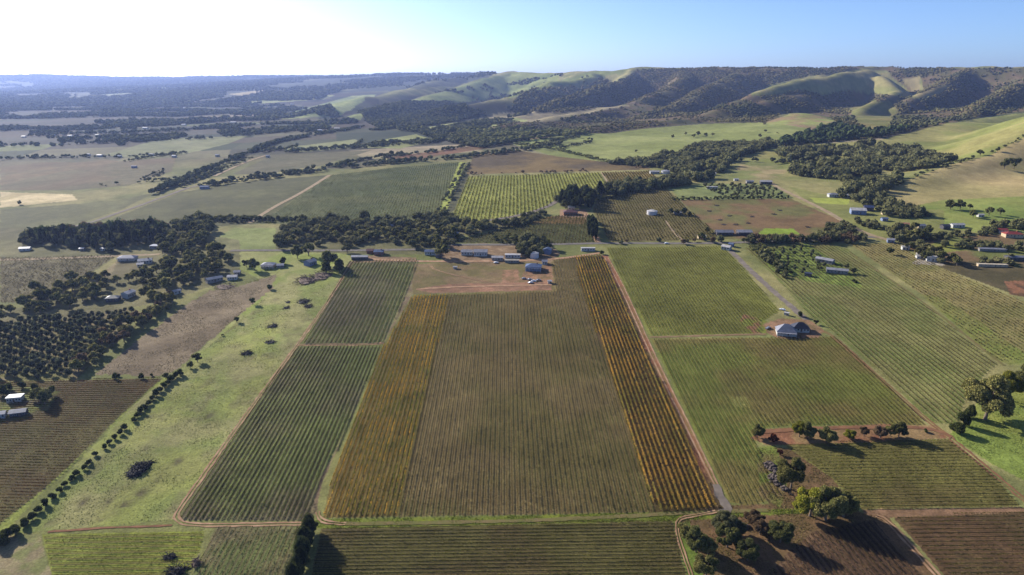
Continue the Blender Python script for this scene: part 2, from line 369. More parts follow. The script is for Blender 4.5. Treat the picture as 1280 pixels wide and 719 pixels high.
# --- foreground blocks
field([(118,468),(180,420),(240,376),(262,363),(300,358),(345,343),(340,362),(310,385),(262,425),(238,447),(216,466),(190,470)], (142,130,106), (124,112,90), 30, 37, soft=5)
field([(216,468),(238,450),(300,405),(330,372),(360,340),(438,330),(408,380),(373,431),(300,531),(246,608),(216,650),(50,664),(20,668),(100,575),(180,492)], (134,146,82), (152,152,102), 24, 38, soft=3)
P, m = paint([(216,468),(238,450),(300,405),(345,362),(438,330),(408,380),(373,431),(300,531),(246,608),(216,650),(50,664),(100,575)], (150,160,84), None, soft=8, amt=0.0)
q = np.clip((fbm(X[m], Y[m]*.6, 22, 91, 5)-.46)*6, 0, 1)*.55; CA[m] = mixc(CA[m], alb((156,164,88))*np.ones((m.sum(), 3)), q)
q = np.clip((fbm(X[m], Y[m]*.7, 9, 92, 4)-.60)*6, 0, 1)*.5; CA[m] = mixc(CA[m], alb((118,112,84))*np.ones((m.sum(), 3)), q)
for (a, b, r) in ((176,617,7),(153,633,8),(134,628,5),(222,577,6),(104,628,5),(262,520,6),(128,646,5),(200,598,5)):
    x0, y0, z0 = hit1(a, b); w = np.exp(-(((X-x0)/(r*.45))**2+((Y-y0)/(r*.7))**2))*sstep(.3, .6, n4+.1)
    CA[:] = mixc(CA, alb((92,86,66))*np.ones_like(CA), np.clip(w, 0, 1)*.9)
BL = V1(450, 560)
field([(436,327),(524,325),(506,370),(478,430),(380,431),(400,395)], (116,114,84), (124,132,78), 40, 39, dict(line=BL, sp=3.1, st=.75, under=(84,72,60), kind='near', dens=26, h=1.45, w=.15, c=((118,118,78),(126,136,74)), grp='dull green vine rows of the small block behind the cross track', lab='dull green vine row, {} from left in the small block beyond the cross track'))
field([(370,434),(477,433),(440,520),(400,600),(386,651),(222,650),(240,620)], (116,110,84), (114,126,72), 60, 40, dict(line=BL, sp=2.45, st=.75, under=(80,68,58), kind='near', dens=26, h=1.45, w=.15, c=((114,114,78),(124,134,74)), grp='dark green vine rows between the pasture and the orange block', lab='dark green vine row, {} from left in the block beside the pasture'))
field([(524,326),(516,368),(478,432),(440,520),(402,606),(396,640),(386,648),(400,600),(442,518),(477,433),(506,370)], (124,108,86), (140,132,96), 10, 41)
field([(516,370),(562,368),(552,412),(524,530),(497,646),(404,648),(412,610),(440,535),(480,432)], (124,112,62), (112,106,56), 20, 42, dict(line=BL, sp=2.45, st=.7, under=(88,66,42), kind='near', dens=24, h=1.3, w=.18, c=((222,184,84),(140,146,64)), grp='golden leaved vine rows of the left orange strip', lab='golden leaved vine row, {} from left in the strip left of the brown block'))
field([(562,368),(693,364),(690,326),(719,321),(722,345),(745,415),(780,515),(820,641),(497,646),(524,530),(552,412)], (130,118,78), (120,114,68), 36, 43, dict(line=BL, sp=2.45, st=.7, under=(84,70,54), kind='near', dens=15, h=.95, w=.08, c=((146,128,78),(136,128,72)), grp='brown olive vine rows of the big central block', lab='thin brown olive vine row, {} from left in the broad central block'))
field([(719,321),(752,319),(772,362),(812,450),(860,550),(896,638),(820,641),(780,515),(745,415),(722,345)], (98,84,56), (92,84,50), 20, 44, dict(line=BL, sp=2.42, st=.6, under=(80,62,44), kind='near', dens=34, h=1.75, w=.26, c=((212,174,84),(158,150,74)), grp='tall orange vine rows of the narrow right strip', lab='tall orange leaved vine row, {} from left in the narrow right strip'))
field([(516,330),(560,328),(690,326),(693,364),(516,368)], (120,112,72), (136,118,88), 16, 45)
field([(560,355),(688,352),(690,363),(540,366),(518,362)], (160,124,100), (140,112,90), 6, 46)
for pp in ([(655,338),(690,330),(692,352),(650,352)],[(628,338),(648,336),(650,352),(628,354)]): paint(pp, (158,124,98), (128,108,78), 4, 47, soft=2)
field([(752,319),(760,319),(782,362),(822,450),(870,550),(908,636),(896,638),(860,550),(812,450),(772,362)], (136,116,78), (150,108,82), 10, 48)
field([(758,310),(904,308),(940,348),(975,389),(950,404),(952,417),(812,420),(782,360)], (134,140,70), (120,126,62), 30, 49, dict(line=BL, sp=2.45, st=.4, under=(96,84,50), kind='near', dens=9, h=.9, w=.09, c=((124,130,60),(130,128,62)), grp='sparse vine rows of the upper green block', lab='sparse green vine row, {} from left in the green block below the road'))
field([(930,392),(958,400),(962,416),(940,417),(925,402)], (126,136,64), (150,112,88), 6, 50)
field([(814,424),(1043,421),(1100,472),(1158,531),(985,532),(950,536),(945,556),(958,590),(975,620),(940,632),(912,628),(860,520)], (122,132,64), (130,122,72), 34, 51, dict(line=BL, sp=2.45, st=.4, under=(92,82,48), kind='near', dens=9, h=.9, w=.09, c=((116,122,58),(120,114,60)), grp='sparse vine rows of the lower green block', lab='sparse vine row, {} from left in the green block above the rock pile'))
for i in range(4):
    a = 914+i*5.2; paint([(a,496),(a+1.6,496),(a+9,509),(a+7,509)], (186,184,110), soft=.4)
field([(930,310),(1035,305),(1060,312),(1140,368),(1245,455),(1228,470),(1205,500),(1198,530),(1166,529),(1100,466),(1045,418),(1012,395),(965,342)], (128,132,78), (112,124,66), 26, 52, dict(line=BL, sp=3.4, st=.3, under=(158,146,108), kind='near', dens=5.5, h=.7, w=.10, c=((150,144,98),(126,128,76)), grp='short pale vine rows of the sloping right block', lab='short pale vine row, {} from left in the dry block by the big gums'))
field([(945,312),(1010,305),(1050,330),(1080,360),(1010,352),(965,338)], (130,150,74), (104,122,60), 8, 53)
field([(1063,306),(1130,303),(1140,318),(1200,345),(1262,370),(1290,382),(1290,452),(1262,455),(1244,450),(1150,366)], (138,132,82), (122,124,70), 26, 54, dict(line=BL, sp=3.4, st=.5, under=(164,150,112), kind='mid', dens=1.6, h=.8, c=((150,140,92),(130,126,78))))
field([(1150,368),(1180,372),(1290,448),(1290,456),(1262,456),(1246,450)], (126,140,70), (136,140,80), 20, 55, amt=.8)
field([(1185,545),(1205,528),(1240,480),(1290,470),(1290,606),(1240,580)], (124,142,70), (140,150,78), 14, 56)
field([(980,556),(1080,552),(1186,549),(1240,592),(1276,633),(1180,634),(1078,637),(1040,600)], (120,114,68), (128,128,70), 26, 57, dict(line=((1000,600),(1250,597)), sp=2.5, st=.7, under=(80,68,46), kind='near', dens=13, h=1.0, w=.11, c=((100,98,56),(112,114,58)), grp='olive vine rows behind the round gum', lab='olive vine row, {} from top in the block right of the round gum clump'))
field([(1116,646),(1290,640),(1290,740),(1198,740)], (108,94,66), (110,90,66), 20, 58, dict(line=((1180,690),(1280,689)), sp=2.45, st=.7, under=(80,64,48), kind='near', dens=14, h=1.05, w=.11, c=((106,94,62),(114,110,60)), grp='brown vine rows of the bottom right corner block', lab='brown vine row, {} from top in the bottom right corner block'))
field([(850,642),(905,632),(960,630),(945,560),(985,560),(1040,598),(1075,640),(1110,646),(1190,740),(862,740)], (124,100,74), (108,92,64), 12, 59)
field([(846,655),(862,650),(885,740),(862,740)], (104,124,56), (92,104,52), 10)
field([(945,560),(970,556),(985,600),(975,635),(950,620)], (112,124,60), (126,112,76), 8)
field([(1016,664),(1060,655),(1092,650),(1170,740),(940,740),(985,690)], (114,94,72), (106,88,66), 20, 60, dict(line=((1040,665),(1084,719)), sp=2.5, st=.75, under=(74,56,46), kind='near', dens=17, h=1.15, w=.12, c=((112,96,72),(104,94,66)), grp='bare brown vine rows in the shade of the round gum', lab='bare brown vine row, {} from left in the block shaded by the round gums'))
field([(402,661),(840,651),(862,740),(384,740)], (118,116,68), (108,100,64), 24, 61, dict(line=((420,690),(840,684)), sp=2.0, st=.75, under=(66,56,40), kind='near', dens=15, h=1.05, w=.12, c=((108,110,60),(118,118,62)), grp='dark green vine rows along the bottom edge', lab='dark green vine row, {} from top in the block below the grassy track'))
field([(270,659),(378,657),(352,740),(232,740)], (122,118,84), (112,122,72), 14, 62, dict(line=BL, sp=2.45, st=.6, under=(96,84,66), kind='near', dens=11, h=.95, w=.10, c=((108,106,74),(112,116,70)), grp='grey green vine rows left of the dark conifer hedge', lab='grey green vine row, {} from left in the plot beside the conifer hedge'))
field([(52,668),(256,664),(250,688),(222,740),(70,740)], (146,156,72), (128,138,60), 14, 63, dict(line=((60,692),(250,688)), sp=3.2, st=.75, under=(96,88,56), kind='near', dens=6, h=.9, w=.3, c=((112,120,44),(130,132,54)), grp='lime green rows of the bottom left block', lab='low lime green row, {} from top in the bottom left block'))
field([(-40,670),(50,668),(70,740),(-40,740)], (150,140,108), (128,134,84), 6, 64)
field([(-60,478),(60,476),(203,473),(150,520),(80,592),(0,655),(-60,690)], (116,112,68), (108,98,62), 26, 65, dict(line=((-40,566),(120,570)), sp=2.3, st=.7, under=(72,60,44), kind='near', dens=15, h=1.05, w=.12, c=((124,92,58),(104,100,54)), grp='dark reddish vine rows of the left block', lab='dark reddish vine row, {} from top in the block by the round bushes'))
field([(0,484),(60,484),(75,490),(60,512),(30,524),(-20,530),(-20,484)], (120,130,74), (110,104,78), 8, 66)
field([(203,473),(216,470),(180,495),(60,607),(10,662),(-10,668),(0,655),(80,592),(150,520)], (146,158,78), (130,140,72), 10, 67)
field([(-60,412),(30,396),(112,390),(165,384),(176,392),(118,445),(95,474),(-60,478)], (134,124,92), (112,112,66), 12, 68)
field([(950,537),(1100,530),(1170,532),(1185,548),(1080,553),(960,557),(938,548)], (138,100,76), (148,126,90), 10, 69)
# verge in front of the central blocks
field([(386,651),(404,649),(600,646),(896,639),(1000,636),(1000,642),(845,651),(600,656),(402,661),(380,661)], (130,142,58), (112,124,54), 10, 70)
field([(1078,637),(1276,634),(1290,640),(1110,647),(1085,645)], (158,128,102), (128,104,80), 8, 71)
for pp in ([(-60,285),(200,285),(300,300),(300,345),(215,375),(60,405),(-60,425),(-60,400),(60,378),(140,342),(150,321),(-60,323)], [(345,284),(480,278),(600,276),(560,305),(560,318),(440,318),(345,312)], [(550,270),(556,300),(640,282),(600,276)]):
    P, m = paint(pp, (98,96,66), (120,116,84), 14, 72, soft=4, amt=.75)
paint([(556,308),(600,304),(690,309),(700,316),(690,327),(560,329),(548,322)], (156,136,108), (132,112,86), 8, 73, soft=2)
paint([(440,319),(520,322),(520,327),(440,329)], (156,132,104), (128,110,84), 6, 74, soft=1.5)
paint([(955,405),(975,398),(1012,400),(1030,412),(1025,422),(975,424),(958,416)], (158,128,102), (124,108,78), 5, 75, soft=1.5)
paint([(700,262),(732,262),(738,272),(700,271)], (160,134,108))
paint([(1150,320),(1178,318),(1180,332),(1140,330)], (170,164,150))
# overall unevenness of soil and grass
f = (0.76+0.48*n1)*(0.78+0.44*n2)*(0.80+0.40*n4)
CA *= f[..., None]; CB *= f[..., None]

nr, nt = X.shape
idx = np.arange(nr*nt).reshape(nr, nt)
Fq = np.stack([idx[:-1, :-1].ravel(), idx[:-1, 1:].ravel(), idx[1:, 1:].ravel(), idx[1:, :-1].ravel()], 1)[:, ::-1]
def ground_mat():
    m, n, l, b = nmat('grass_and_soil', 0.95, 0.05)
    def math_(op, a, c=None, v=0.0):
        q = n.new('ShaderNodeMath'); q.operation = op; q.use_clamp = False
        l.new(a, q.inputs[0])
        if c is not None: l.new(c, q.inputs[1])
        else: q.inputs[1].default_value = v
        return q.outputs[0]
    A = n.new('ShaderNodeAttribute'); A.attribute_name = 'col'
    B = n.new('ShaderNodeAttribute'); B.attribute_name = 'col2'
    U = n.new('ShaderNodeAttribute'); U.attribute_name = 'rowu'
    tc = n.new('ShaderNodeTexCoord')
    no = n.new('ShaderNodeTexNoise'); no.inputs['Scale'].default_value = 1.1; no.inputs['Detail'].default_value = 6; no.inputs['Roughness'].default_value = .7
    l.new(tc.outputs['Object'], no.inputs['Vector'])
    wob = math_('MULTIPLY_ADD', no.outputs[0], None, .14); wob.node.inputs[2].default_value = -.07
    uu = math_('ADD', U.outputs['Fac'], wob)
    pp = math_('PINGPONG', uu, None, .5)            # 0 at a row, .5 between rows
    mr = n.new('ShaderNodeMapRange'); mr.inputs[1].default_value = .10; mr.inputs[2].default_value = .24; mr.inputs[3].default_value = 1; mr.inputs[4].default_value = 0
    l.new(pp, mr.inputs[0]); st = math_('MULTIPLY', mr.outputs[0], B.outputs['Alpha'])
    mx = n.new('ShaderNodeMix'); mx.data_type = 'RGBA'; l.new(st, mx.inputs[0]); l.new(A.outputs['Color'], mx.inputs[6]); l.new(B.outputs['Color'], mx.inputs[7])
    mr2 = n.new('ShaderNodeMapRange'); mr2.inputs[1].default_value = .3; mr2.inputs[2].default_value = .7; mr2.inputs[3].default_value = .6; mr2.inputs[4].default_value = 1.4
    l.new(no.outputs[0], mr2.inputs[0])
    vm = n.new('ShaderNodeVectorMath'); vm.operation = 'SCALE'; l.new(mx.outputs[2], vm.inputs[0]); l.new(mr2.outputs[0], vm.inputs['Scale'])
    l.new(vm.outputs[0], b.inputs['Base Color'])
    nb = n.new('ShaderNodeTexNoise'); nb.inputs['Scale'].default_value = .35; nb.inputs['Detail'].default_value = 8; l.new(tc.outputs['Object'], nb.inputs['Vector'])
    bp = n.new('ShaderNodeBump'); bp.inputs['Strength'].default_value = .7; bp.inputs['Distance'].default_value = .5; l.new(nb.outputs[0], bp.inputs['Height']); l.new(bp.outputs[0], b.inputs['Normal'])
    return m
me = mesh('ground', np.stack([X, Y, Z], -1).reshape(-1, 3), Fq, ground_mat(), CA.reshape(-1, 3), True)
a = me.attributes.new('col2', 'FLOAT_COLOR', 'POINT'); c4 = np.concatenate([CB.reshape(-1, 3), FS.reshape(-1, 1)], 1).astype(np.float32); a.data.foreach_set('color', c4.ravel())
a = me.attributes.new('rowu', 'FLOAT', 'POINT'); a.data.foreach_set('value', FU.astype(np.float32).ravel())
tag(link('ground', me), kind='structure')

# ------------------------------------------------------------------ roads and tracks
def smooth_line(P, it=2):
    P = np.array(P, float)
    for _ in range(it):
        Q = [P[0]]
        for a, b in zip(P[:-1], P[1:]): Q += [a*.75+b*.25, a*.25+b*.75]
        Q.append(P[-1]); P = np.array(Q)
    return P
def ribbon(name, pts, wm, mat, lift=.12, rag=.12, kind='structure'):
    P = smooth_line(pts, 2); x, y, z = hit(P[:, 0], P[:, 1]); W = np.stack([x, y], 1)
    L = np.concatenate([[0], np.cumsum(np.hypot(*(W[1:]-W[:-1]).T))]); n = int(L[-1]/3)+2; s = np.linspace(0, L[-1], n)
    W = np.stack([np.interp(s, L, W[:, 0]), np.interp(s, L, W[:, 1])], 1)
    T = np.gradient(W, axis=0); T /= np.maximum(np.hypot(T[:, 0], T[:, 1])[:, None], 1e-6); N = np.stack([-T[:, 1], T[:, 0]], 1)
    rut = mat in (PINK, RED) and 1.5 < wm < 3; js = [-.5, -.34, -.17, .17, .34, .5] if rut else list(np.linspace(-.5, .5, 5)); nj = len(js); V = []
    for j in js:
        ww = wm*(1.15 if rut else 1)*(1+(rng.random(n)-.5)*rag*(1.6 if abs(j) > .4 else .9)); q = W+N*(j*ww)[:, None]; V.append(np.stack([q[:, 0], q[:, 1], ground(q[:, 0], q[:, 1])+lift], 1))
    V = np.stack(V, 1).reshape(-1, 3); cols = np.array([k for k in range(nj-1) if not (rut and k == 2)]); i = np.arange(n-1)[:, None]*nj+cols[None]
    Fc = np.stack([i, i+1, i+nj+1, i+nj], -1).reshape(-1, 4)[:, ::-1]
    o = link(name, mesh(name, V, Fc, mat, None, True)); tag(o, kind=kind); return o
def road_mat(name, c, c2):
    return noise_col(name, alb(c), 0, .22, .95, .05, .4, alb(c2))
ASPH = road_mat('asphalt', (140,136,128), (112,110,108)); PALE = road_mat('pale_gravel', (186,170,140), (150,134,108))
PINK = road_mat('pink_dirt', (196,164,134), (150,122,94)); RED = road_mat('red_dirt', (154,116,88), (124,92,70)); GREY = road_mat('grey_gravel', (150,142,132), (118,112,106))
DUN = road_mat('worn_track', (132,118,84), (112,116,66))
ribbon('road', [(-80,327),(0,325),(80,323),(150,320),(200,318)], 6, PALE)
ribbon('road', [(288,313.5),(345,313),(430,313.5),(520,312)], 6, ASPH, .2)
ribbon('road', [(560,306),(640,306),(693,305.5),(760,304),(850,304.5),(905,304),(1000,301),(1082,296),(1100,297)], 6, ASPH, .2)
ribbon('road', [(960,226),(969,233),(994,245),(1017,256),(1040,268),(1060,281),(1084,293),(1106,299),(1120,305)], 6, PALE, .3)
ribbon('road', [(90,284),(117,277.6),(146,267),(177,256.5),(194,250),(212,244),(233,235.5),(250,232)], 6, GREY, .3)
ribbon('road', [(268,220.5),(293,209),(314,200),(333,194.5)], 7, PALE, .4)
ribbon('dirt_track', [(312,279),(340,260),(376,242),(412,219)], 6, PALE, .3)
ribbon('dirt_track', [(748,303),(740,287),(733,268)], 6, PINK, .2)
ribbon('dirt_track', [(560,284),(600,277),(650,270),(690,257),(705,243),(760,234),(815,226)], 7, GREY, .3)
ribbon('dirt_track', [(852,300),(842,290),(832,276)], 3, PALE, .2)
ribbon('dirt_track', [(752,216),(762,232)], 3, PALE, .3)
ribbon('dirt_track', [(440,320),(470,325),(520,327),(600,327),(690,325),(740,318),(752,316)], 5, PINK, .18)
ribbon('dirt_track', [(440,328),(408,380),(373,430),(300,529),(246,606),(222,640),(219,650),(236,657),(300,656),(378,655)], 2.2, PINK, .14, .4)
ribbon('dirt_track', [(372,431.5),(420,431),(460,431),(480,429)], 2.4, PINK, .16, .3)
ribbon('dirt_track', [(397,640),(399,650),(412,654),(432,655)], 1.8, PINK, .2, .5)
ribbon('dirt_track', [(430,655),(600,653),(760,647),(850,642),(900,640),(960,638)], 2.2, DUN, .16, .4)
ribbon('dirt_track', [(756,322),(777,362),(817,452),(866,552),(896,612)], .9, PINK, .16, .5)
ribbon('dirt_track', [(760,322),(782,362),(822,452),(872,552),(903,618)], .9, PINK, .16, .5)
ribbon('gravel_track', [(894,606),(903,626),(912,640),(900,642)], 4.0, GREY, .22, .4)
ribbon('dirt_track', [(812,422),(870,420),(958,418)], 1.8, PINK, .16, .4)
ribbon('dirt_track', [(912,312),(950,350),(985,380),(1008,400)], 5.0, GREY, .16, .3)
ribbon('dirt_track', [(1030,414),(1046,424),(1100,474),(1166,532),(1190,548)], 2.2, RED, .18, .3)
ribbon('dirt_track', [(1188,548),(1230,583),(1290,634)], 2.6, RED, .18, .5)
ribbon('dirt_track', [(1062,316),(1150,374),(1240,446),(1255,457)], 1.8, DUN, .16, .3)
ribbon('dirt_track', [(895,640),(862,646),(848,648),(845,662),(855,695),(868,730)], 1.6, PINK, .24, .4)
ribbon('dirt_track', [(1095,645),(1108,650),(1140,684),(1190,740)], 2.2, PINK, .2, .3)
ribbon('dirt_track', [(940,542),(1000,536),(1090,534),(1160,534),(1190,546)], 3.0, RED, .16, .4)
ribbon('dirt_track', [(538,333),(545,338),(575,346),(620,355),(628,357)], 1.6, PINK, .16, .4)
ribbon('dirt_track', [(520,362),(560,359),(640,357),(690,356)], 3.0, PINK, .16, .4)
ribbon('dirt_track', [(95,474),(130,440),(175,402),(215,377)], 1.6, DUN, .16, .4)
ribbon('dirt_track', [(60,665),(130,660),(215,657)], 1.2, RED, .16, .5)
# ------------------------------------------------------------------ vine rows
def leafcloud(cx, cy, cz, sx, size, r, up=.35):
    """one randomly turned triangle per centre"""
    n = len(cx); a = r.random((n, 3))*2-1; a /= np.linalg.norm(a, axis=1)[:, None]+1e-9
    nn = r.random((n, 3))*2-1; nn[:, 2] += up; b = np.cross(a, nn); b /= np.linalg.norm(b, axis=1)[:, None]+1e-9
    c = np.stack([cx, cy, cz], 1); s = (size*(.7+.6*r.random(n)))[:, None]
    V = np.stack([c-a*s*.6-b*s*.35, c+a*s*.6-b*s*.35, c+b*s*.75], 1).reshape(-1, 3)
    return V
ROWS = []
for rw in RW:
    P = rw['poly']; (ax, ay), (bx, by) = rw['line']; hx, hy, hz = hit([ax, bx], [ay, by])
    d = np.array([hx[1]-hx[0], hy[1]-hy[0]]); d /= np.hypot(*d); nrm = np.array([-d[1], d[0]])
    U = P@d; Vv = P@nrm; sp = rw['sp']
    k0 = math.ceil(Vv.min()/sp+.15); k1 = math.floor(Vv.max()/sp-.15)
    for k in range(k0, k1+1):
        v0 = k*sp; cuts = []
        for i in range(len(P)):
            j = (i+1) % len(P)
            if (Vv[i] > v0) != (Vv[j] > v0): cuts.append(U[i]+(U[j]-U[i])*(v0-Vv[i])/(Vv[j]-Vv[i]))
        cuts.sort()
        for a, b in zip(cuts[::2], cuts[1::2]):
            a += .8; b -= .8
            if b-a < 4: continue
            L = b-a; n = int(L*rw['dens']); m = d*((a+b)/2)+nrm*v0
            if abs(math.atan2(m[0], m[1])) > math.radians(50): continue
            s = rng.random(n)*L+a
            vine = .5+.5*np.cos(2*np.pi*s/1.9)
            gap = _h(np.floor(s/1.9+.5), np.full(n, float(k)), 17); vine = np.where(gap < .05, -2.2, vine+(gap-.5)*.5)
            lush = fbm(d[0]*s+nrm[0]*v0, d[1]*s+nrm[1]*v0, 9, 201, 3)
            keep = rng.random(n) < np.clip(.62+.3*vine+(lush-.5)*1.3, .08, 1); s = s[keep]; n = len(s)
            if n < 3: continue
            h = rw['h']; off = rng.normal(0, rw.get('w', .3), n); zz = .35+(h-.35)*np.sqrt(rng.random(n))
            x = d[0]*s+nrm[0]*(v0+off); y = d[1]*s+nrm[1]*(v0+off); z = ground(x, y)+zz
            near = rw['kind'] == 'near'
            size = .33 if near else (.8 if rw['sp'] < 4 else 1.3)
            V = leafcloud(x, y, z, None, np.full(n, size), rng)
            q = sstep(.38, .62, fbm(x, y, 22, 210, 4)*.55+.25*_h(np.floor(s/1.9+.5), np.full(n, float(k)), 18)+.2*rng.random(n))[:, None]
            c = alb(rw['c'][0])*(1-q)+alb(rw['c'][1])*q; c = c*(.65+.7*rng.random((n, 1)))
            px, py, f = project(m[0], m[1], float(ground(m[0], m[1])))
            ROWS.append((L*sp/(f*f) if -40 < px < 1320 and py < 760 else 0, near, rw, m, d, V, np.repeat(c, 3, 0), L))
ROWS.sort(key=lambda r: (-int(r[1]), -r[0]))
far = []; ROWOBJ = {}
for i, (sz, near, rw, m, d, V, c, L_) in enumerate(ROWS):
    if sz == 0: continue
    if i < 300 and near:
        mz = float(ground(m[0], m[1]))
        # trellis cordon: one long slim piece from end post to end post
        tt = np.arange(0, L_+5, 5.0)[:, None]; tt = np.minimum(tt, L_)-L_/2; cc2 = m[None, :]+d[None, :]*tt; gz = ground(cc2[:, 0], cc2[:, 1])
        nn2 = np.array([-d[1], d[0]]); K = len(cc2); q4 = []
        for oo, hh in ((-.05, .80), (.05, .80), (.05, .92), (-.05, .92)): q4.append(np.column_stack([cc2+nn2*oo, gz+hh]))
        Q = np.stack(q4, 1).reshape(-1, 3); F3 = []
        for kk in range(K-1):
            for jj in range(4): a4 = kk*4+jj; b4 = kk*4+(jj+1) % 4; F3 += [(a4, b4, b4+4), (a4, b4+4, a4+4)]
        T3 = np.concatenate([np.arange(len(V)).reshape(-1, 3), np.array(F3)+len(V)]); V = np.concatenate([V, Q]); c = np.concatenate([c, np.broadcast_to(alb((96, 80, 62)), (len(Q), 3))])
        o = link('vine_row', mesh('vine_row', V-np.array([m[0], m[1], mz]), T3, VINE, c), None, (m[0], m[1], mz))
        tag(o, rw['lab'], 'vine row', rw['grp']); qx, qy, _ = project(m[0], m[1], mz); ROWOBJ.setdefault(rw['grp'], []).append((qy if 'from top' in rw['lab'] else qx, o))
    else: far.append((V, c))
for L in ROWOBJ.values():
    for i, (_, o) in enumerate(sorted(L, key=lambda q: q[0])): o['label'] = o['label'].format(nth(i))
V = np.concatenate([f[0] for f in far]); c = np.concatenate([f[1] for f in far])
o = link('vine_rows', mesh('vine_rows', V, np.arange(len(V)).reshape(-1, 3), VINE, c)); tag(o, 'distant rows of vines striping the fields beyond the nearer blocks', 'vine rows', None, 'stuff')
print('ROWS', len(ROWS), sum(1 for r in ROWS if r[1]), 'tris', sum(len(r[5]) for r in ROWS)//3)

# ------------------------------------------------------------------ trees
def ico(sub):
    t = (1+5**.5)/2; V = [(-1,t,0),(1,t,0),(-1,-t,0),(1,-t,0),(0,-1,t),(0,1,t),(0,-1,-t),(0,1,-t),(t,0,-1),(t,0,1),(-t,0,-1),(-t,0,1)]
    Fc = [(0,11,5),(0,5,1),(0,1,7),(0,7,10),(0,10,11),(1,5,9),(5,11,4),(11,10,2),(10,7,6),(7,1,8),(3,9,4),(3,4,2),(3,2,6),(3,6,8),(3,8,9),(4,9,5),(2,4,11),(6,2,10),(8,6,7),(9,8,1)]
    V = [np.array(v)/math.sqrt(1+t*t) for v in V]
    for _ in range(sub):
        cache = {}; N = []
        def mid(a, b):
            k = (min(a, b), max(a, b))
            if k not in cache: q = V[a]+V[b]; V.append(q/np.linalg.norm(q)); cache[k] = len(V)-1
            return cache[k]
        for a, b, c in Fc:
            x = mid(a, b); y = mid(b, c); z = mid(c, a); N += [(a, x, z), (b, y, x), (c, z, y), (x, y, z)]
        Fc = N
    return np.array(V), np.array(Fc)
I0 = ico(0); I1 = ico(1); I2 = ico(2)
def tube(path, rad, k=7):
    P = np.array(path, float); V = []; Fc = []
    for i, p in enumerate(P):
        t = P[min(i+1, len(P)-1)]-P[max(i-1, 0)]; t /= np.linalg.norm(t)+1e-9
        a = np.cross(t, [0, 1, .01]) if abs(t[1]) < .9 else np.cross(t, [1, 0, 0]); a /= np.linalg.norm(a); b = np.cross(t, a)
        for j in range(k): q = 2*math.pi*j/k; V.append(p+(a*math.cos(q)+b*math.sin(q))*rad[i])
    for i in range(len(P)-1):
        for j in range(k): Fc.append((i*k+j, i*k+(j+1) % k, (i+1)*k+(j+1) % k)); Fc.append((i*k+j, (i+1)*k+(j+1) % k, (i+1)*k+j))
    return np.array(V), np.array(Fc)
def join(L):
    V = []; Fc = []; C = []; o = 0
    for v, f, c in L: V.append(v); Fc.append(f+o); C.append(np.broadcast_to(c, (len(v), 3))); o += len(v)
    return np.concatenate(V), np.concatenate(Fc), np.concatenate(C)
def crown(seed, nl, leaves, size, cols, flat=.75, base_z=.35, spread=.62, core=I1, lobe_r=(.30, .46)):
    """unit crown: radius 1, z from 0 to about 1.6; lobes with a dense inside and many leaf faces outside"""
    r = np.random.default_rng(seed); parts = []; lob = []
    for i in range(nl):
        a = 2*math.pi*(i+.6*r.random())/max(nl-1, 1)*1.0; rr = spread*(0.25 if i == 0 else (.55+.45*r.random())); lr = r.uniform(*lobe_r)*(1.15 if i == 0 else 1)
        zc = base_z+lr*flat+(.75*r.random() if i else .8)*(.75 if nl > 3 else .3)*(1.35-.55*min(rr/.8, 1) if nl > 15 else 1)
        lob.append((rr*math.cos(a*1.7), rr*math.sin(a*1.7), zc, lr))
    zs = [l[2] for l in lob]
    for (x, y, z, lr) in lob:
        V, Fc = core; w = 1+.5*(vn(V[:, 0]*2.3+seed+x*9, V[:, 1]*2.3+V[:, 2]*1.9+y*7, 3)-.5)
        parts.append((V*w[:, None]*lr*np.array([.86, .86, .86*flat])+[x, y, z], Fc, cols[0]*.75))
    tot = sum(l[3]**2 for l in lob)
    for (x, y, z, lr) in lob:
        n = int(leaves*lr*lr/tot); q = r.normal(size=(n, 3)); q /= np.linalg.norm(q, axis=1)[:, None]
        w = vn(q[:, 0]*2.6+x*5, q[:, 1]*2.6+q[:, 2]*2.6+y*5, seed); rad = lr*(.82+.38*w)*(1-.18*r.random(n)**2)
        c = q*rad[:, None]*[1, 1, flat]+[x, y, z]
        cc = cols[0]+(cols[1]-cols[0])*np.clip(w*.9+.5*(r.random(n)-.4), 0, 1)[:, None]; cc = cc*(.7+.6*r.random((n, 1)))
        V = leafcloud(c[:, 0], c[:, 1], c[:, 2], None, np.full(n, size), r, .2)
        parts.append((V, np.arange(3*n).reshape(-1, 3), np.repeat(cc, 3, 0)))
    return join(parts), lob
def trunk(lob, seed, r0=.075, base_z=.35, top=1.0):
    r = np.random.default_rng(seed+900); L = [tube([(0, 0, -.12), (.02, .01, base_z*.5), (.03, -.02, base_z+.15), (0, 0, .8)], [r0*1.35, r0, r0*.8, r0*.35], 7)+(np.array([1., 1, 1]),)]
    for (x, y, z, lr) in lob[:5]:
        L.append(tube([(.01, 0, base_z*.7), (x*.45, y*.45, (base_z*.7+z)*.5), (x*.9, y*.9, z)], [r0*.55, r0*.38, r0*.12], 5)+(np.array([1., 1, 1]),))
    return join(L)[:2]
def A(*c): return np.array(alb(c))
GUM = (A(98,104,60), A(170,166,104)); GUMD = (A(82,90,56), A(144,146,90)); OLV = (A(82,90,68), A(124,130,96)); PINEC = (A(48,58,40), A(96,106,64)); YEL = (A(116,126,48), A(170,168,70)); BRN = (A(104,90,68), A(150,130,102)); BUSH = (A(64,76,46), A(112,120,68)); RUST = (A(92,52,38), A(120,76,52)); PALEG = (A(92,96,70), A(128,130,92))
protos = {}
